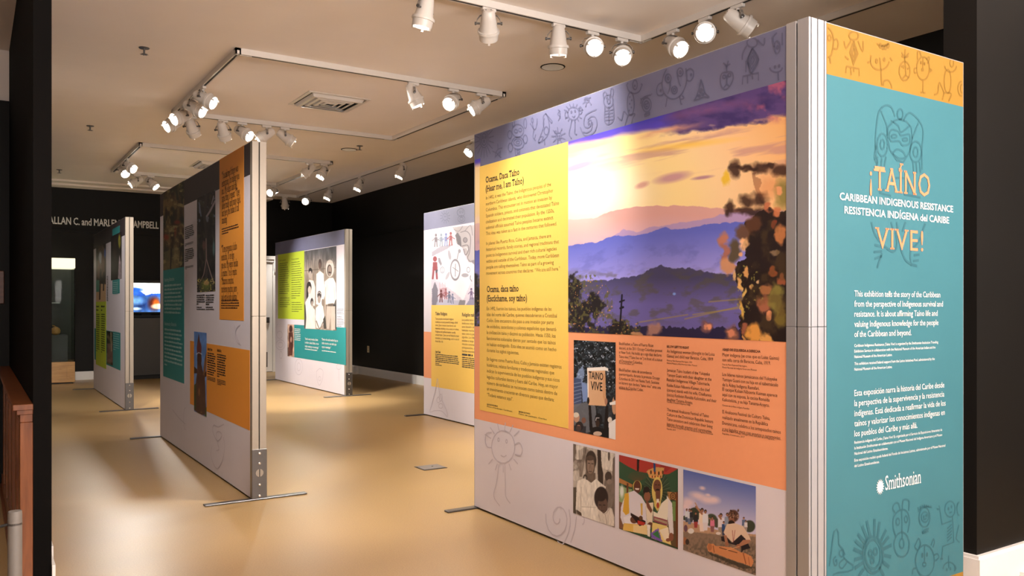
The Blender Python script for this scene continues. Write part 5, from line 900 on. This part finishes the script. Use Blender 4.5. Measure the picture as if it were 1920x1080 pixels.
P.run([('l', [(150, 150), (135, 300), (150, 460), (150, 780)], 18, '3A3234'), ('l', [(215, 190), (180, 260), (155, 300)], 14, 'A89AA8'), ('l', [(205, 150), (190, 210)], 8, '9A8E9C'), ('l', [(95, 200), (110, 300)], 10, '6E7690'), ('l', [(148, 470), (150, 620), (185, 740), (205, 800)], 6, '9A8078'), ('l', [(150, 620), (130, 740), (100, 800)], 6, '8A726C'), ('e', 132, 520, 12, 36, '6E4A48', .5), ('e', 145, 820, 40, 46, '5A6430', .8), ('e', 150, 800, 20, 18, 'A8885C', .6), ('e', 205, 540, 8, 60, '4C6A6C', .8)]).mix(np.clip((fbm(P.X * .12, P.Y * .12, 44, 3) - .6) * 8, 0, 1) * (P.Y > 770), 'C0B060')
P.build('tree_photo', t, .0026, label='dark photo of a large tree with roots')
P = Paint(F3, 364.5, 388, 621.5, 770.8, 90, 300, (350, 600, 5.4)); g = np.clip((P.Y - 120) / 600, 0, 1)[..., None]; P.c[:] = rgb('5C84C4') * (1 - g) + rgb('6A8AC0') * g
P.run([('p', [(126, 130), (140, 230), (152, 350), (150, 440), (168, 520), (190, 620), (200, 960), (140, 960), (80, 910), (90, 700), (110, 520), (112, 350), (112, 230)], '5A382C'), ('e', 130, 290, 24, 70, '6A3434', .3), ('l', [(104, 345), (125, 330), (155, 345)], 9, 'C8C8D8'), ('e', 133, 400, 22, 60, '4A2C22', .3), ('p', [(205, 320), (185, 400), (160, 640), (145, 940), (158, 940), (185, 620), (208, 400)], '8A5C38'), ('p', [(78, 660), (100, 640), (100, 900), (78, 905)], '3C4A22'), ('p', [(188, 900), (206, 880), (206, 980), (188, 975)], '4A6026'), ('p', [(80, 470), (110, 500), (110, 540), (78, 540)], '3A2420'), ('p', [(185, 540), (206, 510), (206, 570), (186, 580)], '4A2C24'), ('p', [(110, 560), (185, 560), (195, 950), (95, 900)], '583626'), ('e', 130, 730, 8, 40, '8A5A38', .5)]).grain(.2, .04, .01)
P.build('sculpture_photo', t, .0030, label='photo of a carved wooden figure against blue sky')
q = Text(F3, mat('ink_quote_brown', '43200A', .6), t, .0034); QC = (410, 300, 7.2)
def ql(txt, x0, y0, x1, size=.082): q.line(txt, 410 + x0 / 7.2, 300 + y0 / 7.2, 410 + x1 / 7.2, size, 0, True)
for txt, y, x1 in (('“You ask me if there was', 262, 270), ('extinction. I’m telling you', 366, 286), ('no... My elders said the', 470, 252), ('same thing, I repeat: “They', 568, 290), ('killed many and many died,', 668, 302), ('but here the Indian is still', 766, 280), ('standing.”', 864, 130)): ql(txt, 48, y, x1)
q.greek(416.5, 431, (447, 449, 430), .018, .013, 3)
zz = F3.px(414.5, 474)[1]
for i, (txt, x1) in enumerate((('“Tú me preguntas si hubo', 445), ('extinción. Yo te digo', 440), ('que no. Mis viejos decían', 447), ('lo mismo. Y te lo repito:', 445), ('“Mataron a muchos,', 439), ('murieron muchos, pero', 445), ('aquí está el indio plantao.”', 447))): q.line(txt, 416, 474, x1, .082, 0, True, z=zz - i * .0605)
q.greek(415.5, 565, (448, 449, 449, 446), .018, .013, 4); q.build('quote_text')
q = Text(F3, M_tx_pale, t, .0034); q.line('Resisting Extinction', 309, 528, 327.5, .048, 1, True); q.greek(309, 538, (340, 343, 339, 341, 343, 341, 340, 339), .037, .028, 5); q.line('Resistencia y Extinción', 309, 609.5, 331.5, .048, 1, True); q.greek(309, 619, (340, 341.5, 339, 343, 341, 341, 343, 342, 343, 314), .038, .028, 6); q.build('column_text')
q = Text(F3, M_tx_dark, t, .0034); q.greek(347.5, 428, (363, 363, 362, 364, 364, 363, 356), .0165, .014, 7); q.greek(347.5, 458, (363, 363, 350), .010, .007, 8); q.greek(347.5, 470, (362, 363, 363, 364, 364, 362, 354), .0165, .014, 9); q.greek(347.5, 501, (363, 363, 351), .010, .007, 10)
q.greek(369.5, 555, (385, 385, 384, 385, 373), .018, .015, 11); q.greek(386.5, 555, (402, 402, 402, 401, 393), .018, .015, 12); q.greek(369.5, 577, (379, 385), .016, .012, 13); q.greek(386.5, 577, (400, 402), .016, .012, 14)
q.line('Identity Now', 390, 656.5, 399, .035, 1); q.greek(389.5, 662.5, (403, 405, 404, 403, 405, 405, 403, 405, 403, 401), .0185, .015, 15); q.line('Identidad hoy', 408, 659, 416, .035, 1); q.greek(408, 665.5, (425, 425, 423, 422, 424, 424, 424, 423, 424, 412), .0185, .015, 16); q.greek(389.5, 706, (405, 405, 405), .012, .008, 17); q.greek(408, 711.5, (424, 424, 424, 416), .012, .008, 18); q.build('caption_text')
Z7 = (290, 590, 2.92)
for st in ([[(380, 600), (350, 615), (325, 605), (320, 640), (345, 690), (370, 660), (355, 640), (340, 650), (345, 700), (355, 735), (340, 745)], [(315, 720), (310, 770), (330, 830), (350, 840), (375, 790), (385, 720), (378, 670)]], [[(440, 60), (448, 110), (462, 150), (475, 170)], circ(470, 110, 26, 52, 90, 270)], [circ(170, 570, 10, 60, 90, 270), [(100, 520), (130, 560), (170, 600)]]): doodle(F3, t, M_lav_d, st, Z7, .008, .0026)

# ---------------------------------------------------------------- wall 3: farthest left
t = thing('display_wall', 'narrow-looking display wall farthest left with lime text block, seen at a sharp angle', 'display wall', (1.67, 13, 0), 'freestanding display walls')
F5 = Face((1.618, 14.70), (1.620, 11.485), (-1, 0, 0)); wall_body(t, 1.618, 11.437, 14.70); end_post(t, 1.618, 1.712, 11.437)
foot(t, 1.66, 11.45, 1.32, 2.01); foot(t, 1.66, 14.68, 1.32, 2.0)
L5 = F5.L; zh = F5.px(177.5, 467)[1]
F5.rect('pale_field', 0, L5, .014, zh, M_lav, t, .001, label='pale lavender field'); F5.rect('header_band', 0, L5, zh, HW - .003, M_slate_shade, t, .001, label='dark plum header band')
F5.prect('lime_block', 180.2, 199.3, 566, 683, M_lime, t, .0026, 'lime green text block'); F5.prect('teal_block', 177.2, 226, 615.3, 673.6, M_teal, t, .0018, 'teal caption block'); F5.prect('teal_tab', 211, 224.7, 430, 551, M_teal, t, .0018, 'teal tab behind the dark photo'); 
P = Paint(F5, 180.6, 199, 464, 566, 90, 260, (170, 400, 3.6)).fill('5A4438').grain(.9, .06, .02, 3); P.mix(np.clip((fbm(P.X * .06, P.Y * .02, 24, 4) - .5) * 7, 0, 1), '251A18'); P.run([('p', [(36, 470), (106, 480), (106, 600), (36, 600)], 'C8A47C', 1), ('p', [(36, 450), (60, 450), (60, 530), (36, 530)], '4F8A78'), ('e', 66, 300, 12, 40, 'C0C4D0', .5), ('e', 84, 330, 10, 60, '6A4438', .6), ('e', 55, 380, 9, 60, '7C5444', .6), ('e', 98, 270, 6, 30, '4060B0', .6), ('l', [(68, 400), (62, 580)], 8, '3A2620'), ('l', [(90, 400), (88, 520)], 8, '2A1C1A')]); P.build('group_photo', t, .0026, label='photo of a group of people')
P = Paint(F5, 208.3, 228.3, 444, 526, 80, 240, (170, 400, 3.6)).fill('1E1617').run([('e', 196, 190, 9, 45, '9A9434', .6), ('p', [(195, 280), (206, 330), (208, 450), (186, 440), (190, 350)], 'A898A0'), ('e', 165, 250, 12, 80, '33241F', .6)]).grain(.4, .05, .03); P.build('portrait_photo', t, .0026, label='dark portrait photo')
P = Paint(F5, 200.6, 212, 620.5, 681, 60, 220, (170, 400, 3.6)).fill('5C5440').grain(.9, .08, .03, 5); P.mix(np.clip((fbm(P.X * .1, P.Y * .04, 24, 4) - .5) * 8, 0, 1), '26221E'); P.run([('p', [(112, 880), (150, 880), (150, 1010), (112, 1000)], '8A6C68', .7, 4), ('l', [(138, 800), (142, 930)], 5, 'B0A888')]); P.build('small_photo', t, .0030, label='small photo on the teal block')
q = Text(F5, mat('ink_green_dark', '2E3A14', .6), t, .0034); q.greek(181, 576, (186, 185), .055, .035, 1); q.greek(190, 576, (196.5, 192), .055, .035, 2); q.greek(181, 590, (187,) * 17 + (183,), .033, .022, 3); q.greek(190, 590, (197,) * 17 + (192,), .033, .022, 4); q.build('label_text')
q = Text(F5, M_tx_pale, t, .0034); q.greek(212.5, 531, (222,) * 7, .026, .014, 5); q.greek(213, 622, (224,) * 8 + (217,), .03, .014, 6); q.build('caption_text')
q = Text(F5, M_tx_dark, t, .0034); q.greek(200.5, 519, (203,) * 16, .023, .016, 7); q.build('side_caption')

# ---------------------------------------------------------------- wall 4: drawing and yellow label, right of centre
t = thing('display_wall', 'display wall with a child-like ink drawing above a yellow text block', 'display wall', (4.63, 7.4, 0), 'freestanding display walls')
F4 = Face((4.587, 9.03), (4.594, 5.83), (-1, 0, 0)); wall_body(t, 4.588, 5.785, 9.03); end_post(t, 4.592, 4.689, 5.785); foot(t, 4.63, 9.02, 4.33, 4.97); foot(t, 4.63, 5.8, 4.33, 4.98)
L4 = F4.L; zh = F4.px(794.6, 432.3)[1]; z1 = F4.px(796, 621.8)[1]; z0 = F4.px(796, 707.5)[1]; sA = F4.px(809, 500)[0]; zA1 = F4.px(809, 431)[1]; zA0 = F4.px(811, 572)[1]; zY0 = F4.px(811, 724.4)[1]
F4.rect('header_band', 0, L4, zh, HW - .003, M_slate, t, .001, label='slate blue header band'); F4.rect('pale_field', 0, L4, .014, zh, M_lav, t, .001, label='pale lavender field')
F4.rect('salmon_band', 0, L4, z0, z1, M_org, t, .0015, label='salmon band at the side'); F4.rect('yellow_block', sA, 2.3, zY0, zA0, M_yel, t, .0022, label='yellow text block')
P = Paint(F4, 809, 905, 430.5, 572, 240, 330, (790, 380, 5.4)); P.z1 = zh; P.fill('DAD2E0'); P.mix(np.clip((fbm(P.X * .012, P.Y * .012, 4, 4) - .45) * 4, 0, 1) * .5, 'C4BACC')
P.run([('p', [(105, 280), (330, 260), (330, 430), (110, 460)], 'E6DFE2', .8), ('p', [(108, 500), (200, 440), (330, 420), (260, 470), (110, 545)], '9C96A4', .9, 4), ('p', [(270, 470), (400, 440), (470, 600), (540, 700), (430, 990), (170, 770), (210, 620)], 'F2EEF6', .85, 10), ('p', [(320, 250), (700, 210), (700, 640), (480, 600), (430, 470), (350, 400), (360, 320)], 'AFA6AA', .95, 5), ('p', [(345, 330), (370, 300), (400, 350), (410, 450), (370, 420)], '5A545C', .9, 4),
       ('r', 345, 680, 47, 100, '86828E', .1), ('l', [(320, 655), (375, 695)], 5, '6C6874'), ('l', [(348, 620), (345, 745)], 5, '6C6874'), ('l', smoothline([(365, 570), (375, 520), (392, 480)]), 7, '86828E'), ('e', 388, 490, 14, 20, '9A96A2'), ('e', 287, 530, 15, 50, 'A8A4B0', .2, -10), ('e', 445, 735, 36, 20, 'A8A4B0', .2), ('e', 268, 740, 14, 44, 'B8B4C0', .2, 25), ('r', 215, 682, 20, 30, '8A8694', .12), ('r', 215, 682, 9, 14, '8A8694', .2), ('r', 478, 680, 16, 26, '8A8694', .14), ('l', smoothline([(500, 740), (498, 770), (512, 795)]), 7, '6C6874'),
       ('e', 445, 380, 22, 26, '8A8288', .3), ('r', 447, 378, 20, 24, '5A545C', .12), ('l', smoothline([(400, 300), (460, 290), (500, 350), (490, 500), (470, 560), (500, 600)]), 5, '5A5458'), ('l', smoothline([(415, 440), (470, 430), (480, 480), (450, 530), (430, 470)]), 6, '5A5458'), ('l', smoothline([(430, 460), (460, 455), (470, 480)]), 5, 'E8E4EA'), ('l', smoothline([(330, 270), (380, 290), (420, 240)]), 4, '6A6268'), ('l', smoothline([(440, 290), (500, 230), (520, 330)]), 4, '6A6268'), ('p', [(500, 590), (560, 570), (560, 650)], '77707E', .8),
       ('p', [(110, 880), (140, 800), (170, 880), (170, 1040), (110, 1040)], '6E6C7C', .85, 5), ('p', [(170, 980), (390, 990), (380, 1040), (150, 1040)], 'B6B6CC', .9, 6), ('p', [(450, 1040), (500, 960), (700, 950), (700, 1060)], '8A86A0', .9, 5), ('p', [(390, 985), (450, 990), (440, 1040), (375, 1040)], '7E7A80', .9, 3), ('p', [(185, 870), (260, 860), (260, 960), (190, 960)], 'B48C98', .8, 5)])
for k in range(5): P.line([(188 + k * 14, 810 + (k % 2) * 16), (186 + k * 14, 870)], 3, 'B07078', .7)
def kid(x, y, h, c, a=True):
    P.ell(x, y - h * .88, h * .09, h * .12, c); P.poly([(x - h * .09, y - h * .74), (x + h * .1, y - h * .74), (x + h * .12, y - h * .36), (x - h * .11, y - h * .36)], c); P.line([(x - h * .06, y - h * .4), (x - h * .1, y)], h * .08, c); P.line([(x + h * .06, y - h * .4), (x + h * .09, y)], h * .08, c)
    if a: P.line([(x - h * .28, y - h * .45), (x - h * .05, y - h * .68), (x + h * .28, y - h * .48)], h * .06, c)
for k in ((150, 445, 132, '6C626C'), (203, 440, 128, '7A8494'), (252, 435, 128, '7078A8'), (300, 430, 134, '98444C'), (140, 768, 225, '904048', False), (202, 1005, 125, '6A3438'), (250, 975, 105, '9A5C64'), (285, 1010, 115, '6A6E86'), (318, 1020, 100, '7A80A0'), (508, 975, 112, '6E5A80')): kid(*k)
P.run([('p', [(172, 560), (190, 560), (210, 620), (200, 640), (175, 600)], '8A848E'), ('p', [(148, 680), (170, 680), (160, 715), (145, 705)], '4A444C')])
for x, y in ((180, 298), (228, 290), (275, 282), (175, 410), (222, 405), (272, 400)): P.ell(x, y, 4, 4, '8A7C84')
P.build('drawing_print', t, .0026, label='grey and violet ink drawing with small figures and a turtle')
q = Text(F4, M_tx_dark, t, .0034); K = lambda x, y: (805 + x / 6.353, 570 + y / 6.353)
x0, y0 = K(74, 132); q.line('Taíno Religion', x0, y0, K(216, 0)[0], .054, 1, True); x1, y1 = K(392, 146); q.line('Religión taína', x1, y1, K(560, 0)[0], .054, 1, True)
q.line('Cemí / Zemí', K(74, 0)[0], K(0, 578)[1], K(136, 0)[0], .032, 2); q.greek(K(74, 0)[0], K(0, 602)[1], [K(v, 0)[0] for v in (340, 345, 345, 358, 355, 120)], .021, .015, 21); q.greek(K(74, 0)[0], K(0, 727)[1], [K(150, 0)[0]], .02, .014, 22)
q.greek(K(392, 0)[0], K(0, 612)[1], [K(520, 0)[0]], .03, .03, 24); q.greek(K(392, 0)[0], K(0, 640)[1], [K(v, 0)[0] for v in (600, 590, 605, 600, 590, 600)], .021, .015, 23); q.build('label_headings')
q = Text(F4, mat('ink_ochre_brown', '7C5A34', .6), t, .0034)
q.para([(s_, K(v, 0)[0]) for s_, v in (('Taíno peoples developed religious', 292), ('traditions around powerful beings called', 338), ('zemí. Zemí remains have forms and', 318), ('materials, including stone, wood, or cotton.', 355), ('Religious and political leaders usually', 316), ('consult them. Zemí served linked to their', 358), ('ancestors, or animal beings, and in natural', 357), ('forms like rain.', 168))], K(74, 0)[0], K(0, 186)[1], .0377, .036)
q.para([(s_, K(v, 0)[0]) for s_, v in (('Los pueblos taínos desarrollaron', 640), ('tradiciones religiosas en torno a', 650), ('seres llamados zemíes. Los', 610), ('habitaban muchas formas', 600), ('tales como la piedra, el', 590), ('algodón. Los líderes', 570), ('estaban a cargo de', 560), ('vínculos conectados a', 580), ('antepasados, son', 570), ('fuerzas naturales como', 600))], K(392, 0)[0], K(0, 200)[1], .0385, .036); q.build('label_text')
DZ = (790, 380, 5.4); clh = (0, L4, zh, HW)
doodle(F4, t, M_slate_d, [circ(243, 145, 26, 34), circ(236, 140, 3, 5), circ(250, 140, 3, 5)] + rays(243, 145, 30, 52, 12, ry=1.3), DZ, .009, .0024, clip=clh); doodle(F4, t, M_slate_d, [circ(405, 100, 36, 40), circ(395, 95, 8, 10), circ(420, 92, 8, 10), circ(408, 165, 36, 34), circ(408, 165, 18, 16), [(375, 70), (362, 95), (370, 130)]], DZ, .009, .0024, clip=clh)
doodle(F4, t, M_lav_d, [[(1440, 540), (1425, 640), (1400, 740), (1378, 820), (1420, 810), (1480, 815), (1525, 860), (1520, 810), (1480, 720), (1455, 640), (1445, 540)], circ(1450, 720, 14, 24), circ(1470, 700, 12, 30), circ(1470, 770, 18, 20)], (500, 590, 4.5), .008, .0026)

# ---------------------------------------------------------------- wall 5: family photograph wall, centre back
t = thing('display_wall', 'display wall at centre back with a large old family photo and lime block', 'display wall', (4.6, 13.1, 0), 'freestanding display walls')
F6 = Face((4.535, 14.745), (4.566, 11.545), (-1, 0, 0)); 
mb = MB(); mb.obox(F6.o, F6.d, F6.n, UP, (0.002, -.096, .012), (F6.L, -.0022, HW - .002)); mb.build('panel_core', M_core, t); mb = MB(); mb.obox(F6.o, F6.d, F6.n, UP, (0, -.097, HW - .0018), (F6.L, .0005, HW)); mb.build('top_edge', M_alu, t)
end_post(t, 4.569, 4.667, 11.492); foot(t, 4.6, 11.5, 4.24, 4.96); foot(t, 4.6, 14.72, 4.34, 4.9)
L6 = F6.L; zh = F6.px(514.5, 479)[1]; 
F6.rect('pale_field', 0, L6, .014, zh, M_lav, t, .001, label='pale lavender field'); F6.rect('header_band', 0, L6, zh, HW - .003, M_slate, t, .001, label='slate blue header band')
F6.prect('lime_block', 521.3, 570.7, 477.7, 597.3, M_lime, t, .002, 'lime green text block'); F6.prect('teal_block', 539, 648.6, 608, 667.8, M_teal, t, .0018, 'teal quote block')
P = Paint(F6, 570.7, 631, 471, 616, 190, 330, (560, 440, 5.68)); g = np.clip((P.Y - 150) / 250, 0, 1)[..., None]; P.c[:] = rgb('4C4C52') * (1 - g) + rgb('9A8C80') * g; P.grain(.35, .05, .008, 4)
for x in range(75, 400, 22): P.line([(x, 250 + (x * 7) % 60), (x + 3, 420)], 5, 'B8ACA0', .55)
P.line([(65, 385), (400, 350)], 5, '5A5048')
P.run([('p', [(360, 680), (402, 680), (402, 1010), (385, 1000)], '3A3C3A'), ('p', [(62, 740), (90, 760), (70, 1000), (62, 1000)], '4A4844'),
       ('e', 127, 390, 20, 36, '2E2A2A'), ('e', 125, 425, 16, 38, 'B8ACA4'), ('p', [(95, 530), (115, 480), (160, 490), (178, 560), (175, 760), (110, 740)], 'E8E2DC'), ('e', 229, 310, 18, 50, '4A3C38'), ('e', 226, 330, 13, 34, '6A544C'), ('p', [(190, 420), (228, 385), (268, 415), (280, 640), (250, 760), (185, 740)], 'F0ECE8'),
       ('e', 334, 360, 44, 92, 'DCD6D0'), ('e', 330, 380, 25, 62, '4E423C'), ('e', 332, 385, 19, 56, '9C8A80'), ('p', [(318, 395), (348, 395), (345, 412), (322, 410)], '443834'), ('e', 334, 290, 30, 18, 'D0C8C0'), ('p', [(278, 500), (325, 460), (370, 460), (398, 520), (402, 680), (375, 740), (290, 745), (275, 620)], 'EAE2DE'), ('p', [(312, 738), (372, 730), (370, 765), (314, 765)], '6A5E54'), ('p', [(300, 762), (390, 762), (392, 1012), (350, 1010), (342, 860), (325, 1005), (298, 1003)], 'C0B4AA'),
       ('e', 112, 560, 26, 60, '35302E'), ('p', [(86, 560), (110, 540), (104, 680), (84, 680)], '35302E'), ('e', 117, 590, 17, 42, 'C8BCB2'), ('p', [(72, 720), (110, 650), (150, 680), (160, 880), (85, 900)], 'F0EAE6'), ('e', 143, 715, 16, 40, '4C4442'), ('e', 145, 735, 11, 30, 'A89A90'), ('p', [(100, 800), (140, 760), (175, 800), (180, 1003), (75, 1000), (85, 880)], 'E6DED8'),
       ('e', 222, 645, 22, 46, '4A4240'), ('e', 220, 690, 16, 40, 'A89A90'), ('l', [(205, 625), (222, 612), (238, 630)], 6, 'E4E0DC'), ('p', [(185, 780), (225, 740), (262, 760), (275, 860), (262, 960), (225, 1005), (190, 990), (180, 880)], 'EEE8E2'), ('e', 258, 720, 12, 36, '8A7C72'), ('l', smoothline([(190, 920), (225, 1000), (262, 930)]), 9, '6A6058'), ('p', [(262, 900), (285, 860), (298, 1003), (270, 1003)], '4C4A46'), ('l', [(290, 560), (285, 860)], 5, 'B8ACA2'), ('l', [(380, 560), (388, 740)], 5, 'B8ACA2')]).grain(.08, .05, .01, 9)
P.build('family_photo', t, .0026, label='sepia photo of a family in white clothes, one in a straw hat')
P = Paint(F6, 539.3, 551.8, 608, 667.8, 50, 150, (500, 590, 4.5)).fill('C0A08C').run([('e', 205, 120, 14, 30, '4A2C28', .4), ('p', [(188, 150), (222, 150), (226, 250), (218, 345), (190, 345), (188, 240)], '5A342C', .95, 3), ('e', 208, 210, 8, 24, 'B89080', .5), ('p', [(178, 280), (190, 270), (192, 350), (178, 350)], '6A5048')]).grain(.3, .08, .03); P.build('portrait_photo', t, .0026, label='small sepia portrait photo')
K = lambda x: 515 + x / 9
q = Text(F6, mat('ink_lime_dark', '66722A', .6), t, .0034); q.line('Early Encounters', K(84), 480 + 88 / 9, K(188), .034, 1); q.line('Primeros encuentros', K(288), 480 + 68 / 9, K(412), .034, 1)
q.greek(K(84), 480 + 136 / 9, [K(v) for v in (228, 215, 235, 235, 245, 235, 243, 236, 218, 222, 248, 250, 245, 248, 225)], .0375, .018, 31); q.greek(K(90), 480 + 716 / 9, [K(v) for v in (250, 255, 240, 258, 215)], .0375, .018, 32)
q.greek(K(286), 480 + 118 / 9, [K(v) for v in (425, 440, 435, 455, 455, 462, 445, 470, 462, 440, 452, 460, 448, 440, 436, 430, 366)], .0375, .018, 33); q.greek(K(290), 480 + 790 / 9, [K(v) for v in (440, 468, 465, 468, 412)], .0375, .018, 34); q.build('label_text')
q = Text(F6, M_tx_white, t, .0034); K = lambda x: 540 + x / 17.45; Yk = lambda y: 610 + y / 17.45
for i, (a, b, c) in enumerate((('“Inside every mestizo, there', 560, 985), ('is either a dead Indian, or an', 560, 1008), ('Indian waiting to re-emerge.”', 560, 1020))): q.line(a, K(b), Yk(468 + i * 121), K(c), .05, 1, True)
for i, (a, b, c) in enumerate((('“Dentro de cada mestizo hay un', 1105, 1640), ('indio muerto o un indio que', 1115, 1592), ('espera reemerger.”', 1115, 1420))): q.line(a, K(b), Yk(488 + i * 122), K(c), .05, 1, True)
q.greek(K(560), Yk(785), [K(960)], .03, .018, 36); q.greek(K(1115), Yk(838), [K(1580)], .03, .018, 37); q.greek(K(225), Yk(125), [K(v) for v in (410, 410, 400)], .03, .018, 38); q.greek(K(225), Yk(245), [K(v) for v in (300, 420)], .03, .016, 39); q.greek(K(225), Yk(362), [K(v) for v in (410, 415, 410)], .03, .018, 40); q.build('quote_text')
q = Text(F6, mat('ink_grey', '6A666C', .6), t, .0034); q.greek(632.3, 580, [645, 645, 643, 645], .024, .012, 41); q.greek(632.3, 594, [641, 643], .024, .012, 42); q.greek(632.3, 599.5, [645, 645, 646, 645, 641], .024, .012, 43); q.build('side_caption')
for st in ([circ(110, 170, 24, 30), circ(118, 255, 38, 42), circ(118, 255, 20, 22), circ(122, 340, 12, 30), [(90, 160), (85, 100), (95, 80)]], [circ(272, 440, 32, 68), circ(272, 440, 14, 34)], [[(420, 480), (425, 540), (445, 595), (470, 550), (478, 480), (450, 455), (420, 480)], circ(448, 540, 10, 18)], [circ(610, 440, 20, 22), [(610, 465), (612, 560)]]): doodle(F6, t, M_lav_d, st, (500, 590, 4.5), .010, .0026)

bpy.data.objects.remove(_co)
